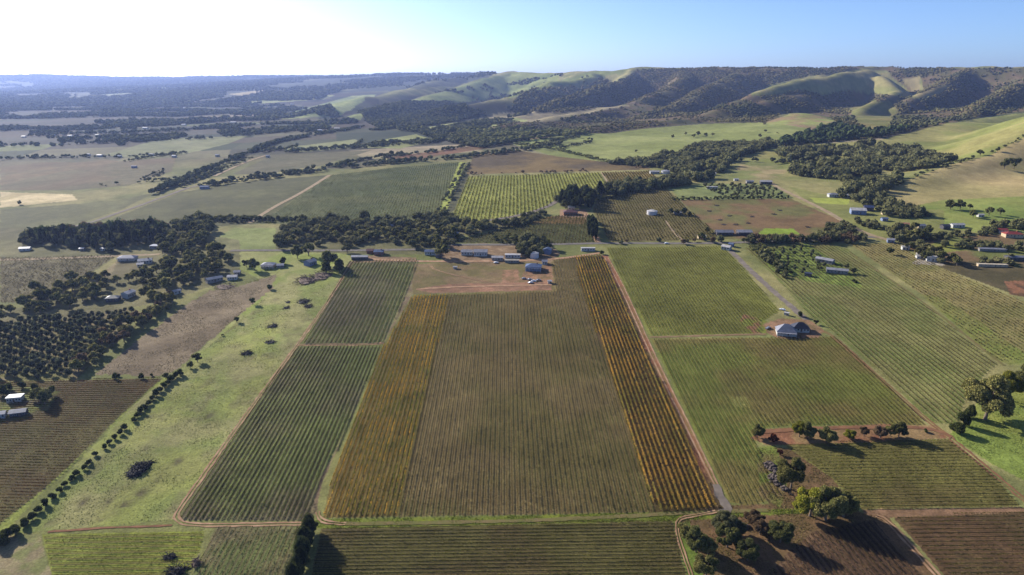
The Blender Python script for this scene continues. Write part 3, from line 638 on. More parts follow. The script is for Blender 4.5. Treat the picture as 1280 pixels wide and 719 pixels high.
def proto(kind, hi=False):
    key = (kind, hi)
    if key in protos: return protos[key]
    cols = dict(gum=GUM, dark_gum=GUMD, olive=OLV, pine=PINEC, yellow=YEL, brown=BRN, bush=BUSH, rust=RUST, pale=PALEG)[kind]
    out = []
    for s in range(6 if hi else 5):
        sd = s*13+hash_kind(kind)
        if kind in ('gum', 'dark_gum', 'yellow', 'brown', 'pale', 'rust'): (V, Fc, C), lob = crown(sd, 22 if hi else 8, 16000 if hi else 420, .048 if hi else .18, cols, .8, .40, .74 if hi else .7, I1, (.19, .34) if hi else (.26, .42))
        elif kind == 'pine': (V, Fc, C), lob = crown(sd, 5, 4000 if hi else 260, .07 if hi else .2, cols, 1.5, .15, .3, I1, (.42, .6))
        elif kind == 'olive': (V, Fc, C), lob = crown(sd, 4, 2500 if hi else 130, .09 if hi else .26, cols, .85, .2, .4, I1 if hi else I0, (.5, .66))
        else: (V, Fc, C), lob = crown(sd, 5, 3000 if hi else 240, .08 if hi else .2, cols, .8, .02, .5, I1, (.42, .6))
        tv, tf = trunk(lob, sd, .06 if kind in ('gum', 'dark_gum', 'yellow') else .07, .4 if kind not in ('olive', 'bush') else .15)
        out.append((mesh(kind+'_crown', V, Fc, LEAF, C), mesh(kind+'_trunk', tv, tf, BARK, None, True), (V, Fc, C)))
    protos[key] = out; return out
def hash_kind(k): return sum(ord(ch) for ch in k) % 97
NM = dict(gum='gum_tree', dark_gum='gum_tree', olive='olive_tree', pine='pine_tree', yellow='gum_tree', brown='bare_tree', bush='bush', rust='autumn_tree', pale='pale_tree')
CATN = dict(gum='tree', dark_gum='tree', olive='olive tree', pine='tree', yellow='tree', brown='tree', bush='bush', rust='tree', pale='tree')
NT = [0]; LATER = []
def tree_w(x, y, rad, kind, label, group=None, hi=False, hs=1.0, parts=True):
    """a tree standing at ground position x, y with crown radius rad"""
    z = float(ground(x, y)); pr = proto(kind, hi); c, t, _ = pr[int(rng.integers(len(pr)))]
    rz = rng.random()*6.28; s = rad*1.0; h = rad*hs*rng.uniform(.9, 1.12)
    NT[0] += 1
    e = empty(NM[kind], (x, y, z), rz, (s, s*rng.uniform(.9, 1.1), h))
    link('trunk', t, e); link('crown', c, e); tag(e, label, CATN[kind], group); return e
def tree(px, py, wpx, kind, label, group=None, hi=False, hs=1.0):
    x, y, z = hit1(px, py); f = project(x, y, z)[2]
    return tree_w(x, y, wpx*.5*f/F, kind, label, group, hi, hs)
STUFF = {}
def scatter_stuff(key, xs, ys, rads, kind, lod, hs=1.0):
    """woods: many trees joined into one mass"""
    if len(xs) == 0: return
    pr = FARP[kind][lod]; zs = ground(xs, ys); Vs = []; Fs = []; Cs = []; off = 0
    pick = rng.integers(0, len(pr), len(xs))
    for k, (V, Fc, C) in enumerate(pr):
        m = np.where(pick == k)[0]; n = len(m)
        if n == 0: continue
        a = rng.random(n)*6.28; ca = np.cos(a)[:, None]; sa = np.sin(a)[:, None]; r = rads[m][:, None]; hh = (r*hs*rng.uniform(.8, 1.25, (n, 1)))
        VX = (V[None, :, 0]*ca-V[None, :, 1]*sa)*r+xs[m][:, None]; VY = (V[None, :, 0]*sa+V[None, :, 1]*ca)*r+ys[m][:, None]; VZ = V[None, :, 2]*hh+zs[m][:, None]
        Vs.append(np.stack([VX, VY, VZ], -1).reshape(-1, 3)); Fs.append((Fc[None]+(np.arange(n)*len(V))[:, None, None]).reshape(-1, 3)+off)
        Cs.append((C[None]*rng.uniform(.7, 1.3, (n, 1, 1))).reshape(-1, 3)); off += n*len(V)
    STUFF.setdefault(key, []).append((np.concatenate(Vs), np.concatenate(Fs), np.concatenate(Cs)))
def far_protos(cols, flat=1.0):
    L = {}
    for lod, (ic, nl) in enumerate(((I1, 3), (I0, 2), (I0, 1))):
        out = []
        for s in range(5):
            r = np.random.default_rng(s+40); parts = []
            for i in range(nl):
                V, Fc = ic; o = np.array([0, 0, .75]) if nl == 1 else np.array([.42*math.cos(i*2.4+s), .42*math.sin(i*2.4+s), .7+.25*r.random()])
                w = 1+.7*(r.random(len(V))-.5); R0 = 1.0 if nl == 1 else .66
                vv = V*w[:, None]*R0*[1, 1, .8*flat]+o; q = np.clip((V[:, 2]*.5+.5)*0+r.random(len(V)), 0, 1)[:, None]
                parts.append((vv, Fc, cols[0]+(cols[1]-cols[0])*q))
            if lod == 0:
                n = 60; q = r.normal(size=(n, 3)); q /= np.linalg.norm(q, axis=1)[:, None]; c = q*[.95, .95, .75*flat]+[0, 0, .8]
                vv = leafcloud(c[:, 0], c[:, 1], c[:, 2], None, np.full(n, .34), r)
                parts.append((vv, np.arange(3*n).reshape(-1, 3), cols[1]))
            V, Fc, C = join(parts); out.append((V, Fc, C))
        L[lod] = out
    return L
FARP = dict(gum=far_protos((A(84,90,58), A(140,138,96))), dark_gum=far_protos((A(66,74,52), A(120,122,84))), hill=far_protos((A(90,90,58), A(142,136,94))), scrub=far_protos((A(88,96,58), A(128,130,82)), .7), pine=far_protos((A(44,56,40), A(84,98,60)), 1.5), brown=far_protos((A(108,92,70), A(142,124,98))))
def fill(P, spacing, jitter=.6):
    x0, y0 = P.min(0); x1, y1 = P.max(0); nx = int((x1-x0)/spacing)+1; ny = int((y1-y0)/spacing)+1
    gx, gy = np.meshgrid(np.arange(nx), np.arange(ny)); gx = gx.ravel().astype(float); gy = gy.ravel().astype(float)
    gx += (gy % 2)*.5; gx += (rng.random(len(gx))-.5)*jitter*2; gy += (rng.random(len(gy))-.5)*jitter*2
    x = x0+gx*spacing; y = y0+gy*spacing; m = inside(P, x, y); return x[m], y[m]
# --- hill woods
x, y = fill(WF, 10); m = np.ones(len(x), bool)
for c in WC: m &= ~inside(c, x, y)
nn = fbm(x, y, 120, 301, 4)
m &= rng.random(len(x)) < np.clip((nn-.34)*5, .03, .92); m &= y < 7000
x = x[m]; y = y[m]; print('hill trees', len(x))
grn = fbm(x, y, 260, 302, 3) > .55; scatter_stuff('hill', x[grn], y[grn], rng.uniform(2.6, 5.6, grn.sum()), 'dark_gum', 2, .8); x = x[~grn]; y = y[~grn]
sel = y < 2300
scatter_stuff('hill', x[sel], y[sel], rng.uniform(2.4, 5, sel.sum()), 'hill', 1, .8); scatter_stuff('hill', x[~sel], y[~sel], rng.uniform(2.6, 5.6, (~sel).sum()), 'hill', 2, .8)
x, y = fill(WF2, 12); scatter_stuff('hill', x, y, rng.uniform(6, 9, len(x)), 'dark_gum', 1)
# scattered trees over the grassy spurs, thicker in the gullies
P = wpoly([(400,146),(470,130),(560,112),(640,97),(745,90),(700,135),(640,148),(560,145),(470,142)], 12); x, y = fill(P, 26)
m = fbm(x, y, 160, 311, 4) > .63; x = x[m]; y = y[m]; scatter_stuff('hill', x, y, rng.uniform(6, 10, len(x)), 'dark_gum', 2)
P = wpoly([(665,112),(720,108),(760,98),(770,110),(700,136),(670,142),(640,142),(645,125)], 8); x, y = fill(P, 17); m = rng.random(len(x)) < .6; x = x[m]; y = y[m]; scatter_stuff('hill', x, y, rng.uniform(6, 9, len(x)), 'hill', 2)
# woods and hedges of the far plain and far range
def far_woods(pts, spacing, thr, sc, seed, rad, kind, lod=2, key='plain'):
    P = wpoly(pts, 25); x, y = fill(P, spacing); m = fbm(x, y, sc, seed, 4) > thr; x = x[m]; y = y[m]
    ed = np.minimum(abs(((x*math.cos(.35)+y*math.sin(.35))/330+.5) % 1-.5)*330, abs(((-x*math.sin(.35)+y*math.cos(.35))/240+.5) % 1-.5)*240)
    scatter_stuff(key, x, y, rng.uniform(.75, 1.3, len(x))*rad*(y/12500 if key == 'range' else 1), kind, lod); print(key, len(x))
far_woods([(-60,96),(620,93),(640,98),(560,104),(420,113),(-60,117)], 44, .43, 700, 321, 20, 'dark_gum', 2, 'range')
far_woods([(-60,117),(430,112),(400,124),(300,130),(-60,136)], 26, .50, 420, 322, 12, 'dark_gum')
far_woods([(-60,136),(330,129),(420,140),(440,150),(300,158),(-60,160)], 16, .52, 260, 323, 7.5, 'dark_gum')
far_woods([(-60,160),(300,157),(440,150),(500,160),(420,172),(330,180),(-60,184)], 13, .57, 160, 324, 5.5, 'dark_gum')
far_woods([(520,166),(600,172),(640,180),(600,186),(560,178)], 9, .30, 100, 325, 6, 'dark_gum', 1)
far_woods([(570,168),(640,160),(740,168),(640,178),(600,180)], 9, .25, 100, 326, 6.5, 'scrub', 1)
far_woods([(490,158),(540,164),(600,152),(640,150),(590,165),(540,168),(500,164)], 11, .35, 100, 327, 7, 'dark_gum', 1)
ext = rng.random
def belt(line, width_px, spacing, kind, rad, key='plain', lod=1, dens=1.0, gap=0.0):
    P = smooth_line(line, 1); x, y, z = hit(P[:, 0], P[:, 1]); W = np.stack([x, y], 1); L = np.concatenate([[0], np.cumsum(np.hypot(*(W[1:]-W[:-1]).T))])
    wy = float(np.mean(np.abs(hit(P[:, 0], P[:, 1]+width_px/2)[1]-hit(P[:, 0], P[:, 1]-width_px/2)[1]))) if width_px else 0
    n = int(L[-1]/spacing*dens*max(1, wy/spacing*.8)); s = rng.random(n)*L[-1]
    xs = np.interp(s, L, W[:, 0])+rng.uniform(-1, 1, n)*1.5; ys = np.interp(s, L, W[:, 1])+rng.uniform(-.5, .5, n)*wy
    m = rng.random(n) < np.clip((fbm(xs, ys, 45, 350, 3)-.28)*4.5, .1, 1); xs = xs[m]; ys = ys[m]
    if key: scatter_stuff(key, xs, ys, rng.uniform(.45, 1.15, len(xs))*rad*.78, kind, lod)
    return xs, ys
for b in [([(-20,184),(60,181),(160,178),(250,174),(330,168)], 2.4, 12, 'dark_gum', 8), ([(0,163),(100,160),(220,156),(300,150)], 3, 12, 'dark_gum', 9), ([(40,170),(150,166),(240,163)], 3, 12, 'dark_gum', 8), ([(60,148),(200,144),(300,140)], 2, 16, 'dark_gum', 11),
  ([(0,199),(60,197),(140,197),(200,195),(232,192)], 2.5, 11, 'gum', 6), ([(150,203),(200,195),(240,190)], 2, 10, 'gum', 5), ([(60,238),(100,233),(150,231),(200,226),(240,222)], 3, 10, 'gum', 4.5), ([(175,225),(205,212)], 1, 6, 'dark_gum', 3.5), ([(180,228),(208,214)], 1, 6, 'dark_gum', 3.5),
  ([(205,238),(240,222),(280,205),(310,193),(345,178)], 9, 9, 'dark_gum', 7), ([(230,232),(270,215),(310,200)], 6, 10, 'gum', 6), ([(345,178),(400,168),(450,160)], 5, 12, 'dark_gum', 7), 
  ([(255,232),(330,223),(400,213),(450,207),(500,203),(570,198),(640,190),(700,180)], 3.6, 7, 'dark_gum', 6.5), ([(300,222),(330,222),(400,211),(430,206),(470,197),(530,192),(580,184)], 3, 7, 'dark_gum', 6),
  ([(360,190),(400,187),(440,184),(470,184)], 3, 7, 'dark_gum', 6), ([(462,182),(490,180),(520,178),(545,178),(560,170)], 5, 8, 'dark_gum', 7), ([(330,190),(350,188),(370,185)], 4, 8, 'gum', 7), ([(440,186),(452,176)], 1, 7, 'gum', 5),
  ([(545,270),(556,250),(568,228),(580,205)], 0, 6, 'gum', 4), ([(552,270),(563,250),(574,228),(587,205)], 1, 5, 'gum', 4), ([(586,218),(640,217),(700,216),(750,213),(810,209)], 1.2, 6, 'brown', 4.2),
  ([(640,180),(690,186),(730,196),(760,203),(800,208)], 2.2, 6, 'scrub', 4.5), ([(700,168),(740,176)], .5, 9, 'dark_gum', 6), ([(655,182),(690,178),(720,171)], 1.0, 6, 'dark_gum', 5), ([(700,186),(740,178)], .8, 6, 'dark_gum', 5),
  ([(880,197),(925,190),(975,183)], 3, 8, 'dark_gum', 7), ([(930,204),(975,203),(1010,205)], 4, 8, 'dark_gum', 6.5), ([(985,192),(1020,187),(1050,185)], 4, 9, 'dark_gum', 6.5)]:
    belt(*b)
# individual-looking trees in the valley woods above the right-hand pastures (seen as one wood)
def wood(pts, spacing, rad, kind, key, lod=0, thr=0.0, dens=10):
    P = wpoly(pts, dens); x, y = fill(P, spacing)
    if thr: m = fbm(x, y, 60, 360, 3) > thr; x = x[m]; y = y[m]
    scatter_stuff(key, x, y, rng.uniform(.45, 1.35, len(x))*rad, kind, lod); return len(x)
print('gully', wood([(968,192),(1010,187),(1050,190),(1075,181),(1130,184),(1160,191),(1190,201),(1170,210),(1130,222),(1108,236),(1090,248),(1060,240),(1050,225),(1000,222),(980,214),(1020,210),(1040,203),(1010,201),(980,200)], 9.5, 6.2, 'dark_gum', 'gully', 0, .42))
wood([(760,205),(800,202),(850,190),(880,182),(925,182),(960,178),(975,182),(930,195),(912,205),(905,222),(870,230),(830,212)], 8.5, 5.6, 'dark_gum', 'gully', 0, .38)
wood([(1045,245),(1060,240),(1090,248),(1112,252),(1130,262),(1165,268),(1160,274),(1110,272),(1090,262)], 10, 4.8, 'dark_gum', 'gully', 0, .42)
wood([(985,174),(1012,167),(1047,155),(1060,160),(1090,166),(1150,158),(1100,172),(1035,178),(970,184)], 10, 6.5, 'pine', 'gully', 1)
belt([(1112,236),(1150,219),(1190,206),(1235,193),(1285,169)], 1.5, 9, 'dark_gum', 4.0, 'gully')
LBL = dict(hill=('woods on the slopes and spurs of the range', 'woods'), plain=('belts and clumps of dark trees between far paddocks', 'tree belts'), range=('hazy blue woods over the farthest low range', 'far woods'), gully=('dense dark wood filling the gully and valley below the pastures', 'wood'))
for key, L in STUFF.items():
    V, Fc, C = join(L); o = link('woods', mesh('woods', V, Fc, LEAF, C)); tag(o, LBL[key][0], LBL[key][1], None, 'stuff'); print('stuff', key, len(Fc))
STUFF.clear()

# ---- weeds and grass tufts on the rough pastures
def tufts(pts, n, size, c1, c2, sc):
    P = wpoly(pts, 12); x0, y0 = P.min(0); x1, y1 = P.max(0); x = rng.uniform(x0, x1, n); y = rng.uniform(y0, y1, n)
    m = inside(P, x, y) & (rng.random(n) < np.clip((fbm(x, y, sc, 401, 4)-.38)*5, .04, 1)); x = x[m]; y = y[m]
    V = leafcloud(x, y, ground(x, y)+size*.3, None, np.full(len(x), size), rng, 1.2); q = rng.random((len(x), 1)); return V, np.repeat(alb(c1)*(1-q)+alb(c2)*q, 3, 0)
L = [tufts([(216,468),(238,450),(345,360),(438,330),(408,380),(373,431),(300,531),(246,608),(216,650),(50,664),(100,575)], 20000, .40, (122,132,76), (160,164,98), 12),
     tufts([(1190,545),(1205,528),(1240,480),(1290,470),(1290,606),(1240,580)], 14000, .4, (104,124,56), (150,162,90), 8),
     tufts([(850,642),(905,632),(960,630),(945,560),(985,560),(1040,598),(1075,640),(1110,646),(1010,665),(985,719),(880,719)], 16000, .42, (84,80,46), (150,138,90), 8),
     tufts([(118,468),(180,420),(262,363),(345,343),(310,385),(216,466)], 16000, .4, (112,108,78), (160,150,116), 14),
     tufts([(930,310),(1035,305),(1140,368),(1245,455),(1198,530),(1166,529),(1045,418),(965,342)], 26000, .40, (122,126,76), (178,168,120), 10),
     tufts([(386,651),(404,649),(896,639),(1000,636),(1000,642),(845,651),(402,661)], 9000, .35, (100,124,48), (140,152,70), 8)]
V = np.concatenate([l[0] for l in L]); c = np.concatenate([l[1] for l in L])
o = link('grass', mesh('grass', V, np.arange(len(V)).reshape(-1, 3), LEAF, c)); tag(o, 'rough grass tufts and weeds over the pastures', 'grass', None, 'stuff')
# ------------------------------------------------------------------ single trees, nearest first
def row_of(name_fn, pts): pass
big = [ # px, py of the foot, crown width px, kind, height scale, label
 (1231,524,60,'gum',1.05,'large round gum with pale bare trunk and long shadow beside the right edge'),
 (1259,500,34,'yellow',1.1,'yellow green gum just behind the largest gum at the right edge'),
 (1282,492,40,'dark_gum',1.1,'dark tree cut by the right edge behind the yellow green gum'),
 (1196,541,20,'bush',1.0,'low dark bush at the foot of the largest gum'),
 (1204,532,17,'bush',1.3,'taller dark bush between the low bush and the largest gum'),
 (1212,522,14,'bush',1.6,'narrow dark bush under the left side of the largest gum'),
 (1012,645,38,'yellow',1.0,'lime green gum forming the left side of the big three tree clump'),
 (1032,650,46,'gum',1.05,'broad gum in the middle of the big three tree clump'),
 (1054,646,38,'gum',.95,'gum forming the right side of the big three tree clump'),
 (988,612,32,'gum',1.35,'tall gum beside the grey rock pile'),
 (975,569,8,'rust',1.0,'small rusty shrub on the red earth above the rock pile'),
 (857,672,20,'gum',1.1,'small gum beside the bend of the pale diagonal track'),
 (870,690,28,'dark_gum',1.1,'dark gum leaning over its shadow next to the bend gum'),
 (884,694,22,'gum',1.2,'grey gum between the dark gum and the bottom edge gum'),
 (882,721,28,'gum',1.1,'pale topped gum nearest the bottom edge in the scrub'),
 (904,668,30,'pale',1.15,'pale yellow gum near the grey gravel junction'),
 (909,684,30,'dark_gum',1.0,'dark gum below the pale yellow gum'),
 (922,668,18,'pale',1.2,'small pale gum between the pale yellow gum and the junction bush'),
 (942,655,23,'brown',.9,'brown round bush tree right of the gravel junction'),
 (950,668,18,'brown',1.0,'thin brown tree behind the scrub clearing'),
 (934,700,26,'dark_gum',1.0,'dark gum standing in shadow in the middle of the scrub'),
 (958,668,12,'brown',1.0,'small brown sapling left of the olive crowned gum'),
 (975,678,30,'dark_gum',1.1,'olive crowned gum on the bare red earth'),
 (947,547,16,'gum',1.3,'small gum at the left end of the red earth strip'),
 (966,552,16,'rust',.7,'rust coloured shrub on the red earth strip'),
 (999,546,20,'yellow',1.1,'yellowish gum first in the line of trees on the red strip'),
 (1009,549,20,'dark_gum',1.2,'dark gum second in the line of trees on the red strip'),
 (1033,553,24,'gum',1.0,'spreading gum third in the line of trees on the red strip'),
 (1062,549,16,'yellow',.9,'round lime green tree in the line on the red strip'),
 (1080,545,12,'brown',1.2,'leafless grey tree in the line on the red strip'),
 (1100,547,18,'brown',1.0,'brownish tree in the line on the red strip'),
 (1112,545,16,'gum',1.1,'gum beside the brownish tree on the red strip'),
 (1123,546,20,'dark_gum',1.2,'rightmost dark gum in the line on the red strip'),
 (1157,540,6,'bush',1.0,'tiny bush at the right end of the red strip'),
 (110+878,-1,0,'',0,''),
]
for px, py, w, k, hs, lab in big:
    if k: tree(px, py, w*(1.2 if py > 600 else 1.08), k, lab, 'trees around the red earth and scrub at the right' if w < 60 else None, hi=(k not in ('rust',)), hs=hs)
# the line of round bushes between the reddish block and the pasture
bl = [(2,681,22),(10,672,20),(20,668,17),(31,657,14),(40,649,13),(49,640,12),(57,632,12),(66,623,11),(75,615,10),(81,607,10),(90,600,10),(96,594,11),(106,587,9),(111,581,9),(113,578,6),(119,570,9),(131,561,9),(137,555,9),(144,549,10),(151,543,9),(156,537,10),(168,527,9),(172,521,10),(176,516,10),(181,511,10),(186,506,10),(191,500,10),(195,495,11),(200,490,10),(205,485,11),(210,481,10),(214,476,11),(220,472,10),(226,469,10)]
for i, (px, py, w) in enumerate(bl): tree(px, py, w*.95, 'bush', 'round dark bush, '+nth(i)+' from the bottom in the line along the left pasture', 'round bushes lining the left pasture', hi=w > 12)
for px, py, w, l in ((207,474,9,'dark bush at the corner where the bush line meets the hedge'), (238,460,10,'dark green bush just above the bush line'), (247,453,15,'large dark pine bush above the top of the bush line'), (296,403,8,'lone bush midway up the pasture fence line'), (316,381,10,'small lone tree on the fence line below the white house'), (278,420,4,'tiny bush low on the pasture fence line')):
    tree(px, py, w, 'dark_gum', l)
# dark conifer hedge at the bottom
for i, t_ in enumerate(np.linspace(0, 1, 15)):
    tree(388-20*t_+rng.uniform(-3, 3), 666+66*t_, 20+6*rng.random(), 'pine' if i % 3 else 'dark_gum', 'black green hedge tree, '+nth(i)+' from the top in the hedge at the bottom edge', 'trees of the dark bottom hedge', hi=True, hs=1.1)
# cut down vine and brush heaps in the pasture
LOGM = noise_col('dead_wood', alb((120, 104, 92)), .5, 1.2, bump=.5); CHAR = noise_col('burnt_brush', (.02, .018, .02), .6, 1.0, bump=.5)
ROCKM = noise_col('grey_rock', alb((96, 88, 84)), .6, .9, bump=.8, rough=.9)
def heap(px, py, wpx, hpx, n, name, cat, label, mat, size, hgt, seed, group=None):
    """a heap of branches or stones piled on the ground"""
    r = np.random.default_rng(seed); x0, y0, z0 = hit1(px, py); x1, y1, _ = hit1(px, py-hpx/2); x2, y2, _ = hit1(px, py+hpx/2); f = project(x0, y0, z0)[2]; a = wpx*.5*f/F; b = max(.5, (y1-y2)/2)
    L = []
    for i in range(n):
        q = r.random()*6.28; d = r.random()**.5; X_ = a*d*math.cos(q); Y_ = b*d*math.sin(q); zz = float(ground(x0+X_, y0+Y_))-z0+hgt*(1-d*d)*r.random()**.7
        if mat is ROCKM:
            V, Fc = I1; w = 1+.5*(r.random(len(V))-.5); L.append((V*w[:, None]*size*r.uniform(.5, 1.4)*[1, .8, .65]+[X_, Y_, zz], Fc, np.ones(3)))
        else:
            th = r.random()*6.28; el = r.uniform(-.2, .5); ln = size*r.uniform(.5, 1.4); dv = np.array([math.cos(th)*math.cos(el), math.sin(th)*math.cos(el), math.sin(el)])*ln; md = dv*.5+r.normal(size=3)*.12*ln
            V, Fc = tube([(X_, Y_, zz), np.array([X_, Y_, zz])+md, np.array([X_, Y_, zz])+dv], [.11*size**.5, .08*size**.5, .03], 5); L.append((V, Fc, np.ones(3)))
    # low mound of earth and litter that ties the heap together
    V, Fc = I2; w = 1+.5*(vn(V[:, 0]*2+seed, V[:, 1]*2+V[:, 2], 7)-.5); L.append((V*w[:, None]*[a*.8, b*.8, hgt*.3], Fc, np.ones(3)))
    V, Fc, _ = join(L); o = link(name, mesh(name, V, Fc, mat), None, (x0, y0, z0)); tag(o, label, cat, group)
heap(173,588,25,19,330,'brush_heap','brush heap','large blackened brush heap on the lower pasture',CHAR,1.9,3.6,1)
heap(187,580,8,7,30,'brush_heap','brush heap','small dark heap touching the upper right of the large burnt heap',CHAR,2.2,1.6,11)
heap(309,442,15,5,60,'brush_heap','brush heap','dark oval brush heap halfway up the pasture',CHAR,2.6,1.8,2)
heap(341,408,13,4.5,50,'brush_heap','brush heap','dark brush heap above the halfway heap in the pasture',CHAR,2.6,1.8,3)
heap(338,428,14,5,40,'brush_heap','brush heap','ragged brush heap between two dark ovals in the pasture',CHAR,2.2,1.2,4)
heap(380,377,17,7,70,'brush_heap','brush heap','split dark brush heap in the middle of the upper pasture',CHAR,2.6,1.7,5)
heap(386,383,12,5,50,'brush_heap','brush heap','lower right piece of the split dark brush heap',CHAR,2.4,1.5,15)
heap(358,385,9,3.5,30,'brush_heap','brush heap','small dark heap left of the split brush heap',CHAR,2.2,1.2,6)
heap(360,378,6,3,20,'brush_heap','brush heap','tiny dark heap just above the small left heap',CHAR,1.8,1.,7)
heap(385,350,32,13,120,'fallen_branches','branch pile','grey tangle of felled branches below the blue grey gabled house',LOGM,4.2,2.,8)
heap(404,344,26,14,110,'fallen_branches','branch pile','right hand grey heap of felled branches beside the vine block',LOGM,4.2,2.,9)
heap(282,358,30,8,60,'fallen_branches','branch pile','brown strip of cut brush below the white roofed sheds',LOGM,3.0,1.2,10)
heap(964,584,12,14,44,'rock_pile','rock pile','upper heap of grey rocks beside the tall gum',ROCKM,.95,1.2,21)
heap(969,600,13,15,56,'rock_pile','rock pile','lower heap of pale grey rocks beside the tall gum',ROCKM,.95,1.3,22)
heap(980,611,8,5,14,'rock_pile','rock pile','few loose stones at the foot of the tall gum',ROCKM,.9,.6,23)
heap(989,618,6,4,10,'brush_heap','brush heap','small dark heap between the rock pile and the big clump',CHAR,1.2,.8,24)
heap(927,659,18,6,34,'rock_pile','rock pile','white and grey rubble heap in the scrub below the junction',ROCKM,.9,1.0,25)
heap(213,697,18,7,60,'brush_heap','brush heap','dark heap at the right end of the lime green block',CHAR,2.0,1.7,26)
heap(222,714,26,12,90,'brush_heap','brush heap','dark brush heap cut by the bottom edge left of the grey green rows',CHAR,2.6,2.2,27)
heap(245,704,11,11,40,'brush_heap','brush heap','brown branch heap right of the dark bottom brush heap',LOGM,2.6,2.0,28)
for i, (a, b) in enumerate(sorted(((896,257),(887,264),(900,275),(912,270),(905,281),(920,281),(935,279),(940,271),(968,268),(975,263),(1035,278),(1010,284)))):
    heap(a, b, 7, 2, 16, 'earth_mound', 'mound', 'low dark earth mound, '+nth(i)+' from the left on the reddish paddock', CHAR, 1.6, 1.1, 60+i, 'mounds on the reddish paddock')
# ---- groves and belts
def grove(pts, spacing, rad, kinds, label, group, limit=999, hs=1.0, thr=0.0, rot=0.0, jitter=.35, hi=False, key='grove'):
    P = wpoly(pts, 8); c = P.mean(0); cr, sr = math.cos(rot), math.sin(rot); Q = (P-c)@np.array([[cr, -sr], [sr, cr]])
    x, y = fill(Q, spacing, jitter); W = np.stack([x, y], 1)@np.array([[cr, sr], [-sr, cr]])+c; x, y = W[:, 0], W[:, 1]
    if thr: m = fbm(x, y, 45, 370, 3) > thr; x = x[m]; y = y[m]
    px, py, f = project(x, y, ground(x, y)); m = (px > -30) & (px < 1310); x = x[m]; y = y[m]; f = f[m]
    o = np.argsort(f); x = x[o]; y = y[o]; n = min(limit, len(x))
    for i in range(n):
        rd = rad*rng.uniform(.72, 1.3); LATER.append((rd/f[o][i], x[i], y[i], rd, kinds[int(rng.integers(len(kinds)))], label, group, hi, hs))
    if n < len(x): scatter_stuff(key, x[n:], y[n:], rng.uniform(.75, 1.3, len(x)-n)*rad, FARK.get(kinds[0], 'dark_gum'), 0, hs)
    print('grove', label[:40], n, len(x)-n)
FARK = dict(gum='gum', dark_gum='dark_gum', pine='pine', olive='dark_gum', bush='scrub', brown='brown')
grove([(-30,412),(30,402),(90,396),(140,392),(168,388),(150,412),(120,438),(97,462),(92,473),(-30,475)], 6.2, 2.5, ['olive'], 'small round olive tree in the dark grove at the left edge', 'olive trees of the left grove', 300, 1.0, 0, .6, .12)
grove([(95,474),(85,462),(112,435),(150,408),(185,388),(215,368),(228,376),(200,396),(160,425),(125,452)], 9, 4.0, ['gum','brown','gum'], 'tall brownish gum in the diagonal line between olive grove and bare paddock', 'gums lining the olive grove', 90, 1.15)
grove([(-30,378),(20,385),(50,362),(95,350),(135,345),(150,350),(170,345),(200,335),(225,318),(262,310),(292,322),(280,338),(258,350),(235,356),(215,368),(185,380),(175,352),(150,352),(130,368),(110,384),(60,392),(30,398),(-30,408)], 11.5, 5.4, ['gum','dark_gum','gum'], 'full dark gum in the belt between the tan field and the olive grove', 'gums of the left belt', 130, 1.0, .22)
grove([(20,309),(36,297),(60,292),(120,290),(205,286),(218,293),(200,303),(160,308),(140,316),(110,312),(60,306)], 8.5, 4.2, ['pine','dark_gum'], 'dark plantation tree in the long block beyond the left road', 'trees of the left plantation', 90, 1.25)
grove([(34,296),(60,286),(110,282),(200,281),(212,286),(120,290),(60,293)], 8.0, 3.2, ['brown'], 'leafless brown tree along the back of the plantation', 'bare trees behind the plantation', 50, 1.0)
grove([(205,300),(215,285),(240,278),(262,272),(275,284),(258,300),(262,308),(235,318),(205,322),(190,314)], 11, 5.4, ['dark_gum','gum'], 'bushy gum between the plantation and the green paddock', 'gums beside the green paddock', 40, 1.05)
grove([(345,308),(352,290),(378,278),(430,275),(500,276),(555,268),(575,280),(640,276),(648,284),(600,292),(575,297),(558,312),(500,311),(490,303),(470,302),(440,309),(395,309),(385,303)], 10.5, 4.6, ['dark_gum','gum','gum'], 'dark gum in the thick grove behind the farm buildings', 'gums behind the farm buildings', 120, 1.0, .34)
grove([(262,272),(262,279),(345,278),(372,278),(372,273)], 6, 2.4, ['bush'], 'low hedge shrub below the far striped field', 'hedge shrubs under the far field', 40, 1.0)
grove([(700,262),(692,252),(712,243),(745,240),(780,232),(850,226),(862,232),(800,240),(745,250),(735,262)], 9.5, 5.2, ['dark_gum','pine'], 'dark tree in the curved belt behind the red roofed farmhouse', 'trees behind the red roofed farmhouse', 50, 1.2)
grove([(640,282),(650,272),(675,265),(688,268),(660,280),(645,286)], 7, 2.8, ['dark_gum'], 'shrubby tree along the gravel bend left of the red roofed farmhouse', 'shrubs along the gravel bend', 16)
grove([(610,300),(640,292),(655,300),(655,310),(630,306)], 8, 2.2, ['bush'], 'low shrub on the slope above the white sheds', 'shrubs above the white sheds', 10)
grove([(648,318),(650,302),(680,298),(685,312),(672,322),(655,322)], 8.5, 4.0, ['yellow','gum','dark_gum'], 'olive yellow tree around the blue roofed house', 'trees around the blue roofed house', 14, 1.2)
grove([(736,300),(734,276),(741,276),(750,301)], 4.5, 2.6, ['pine'], 'dark conifer in the hedge beside the pink farm drive', 'conifers beside the farm drive', 22, 1.7)
grove([(930,300),(1000,299),(1060,296),(1085,298),(1080,304),(1000,306),(930,305)], 6.5, 3.4, ['dark_gum','brown'], 'dark roadside tree along the straight road at the right', 'roadside trees at the right', 50, 1.2)
grove([(765,303),(905,300),(905,305),(765,307)], 11, 2.7, ['dark_gum','brown'], 'small roadside tree above the upper green block', 'small roadside trees in the middle', 16, 1.1, .42)
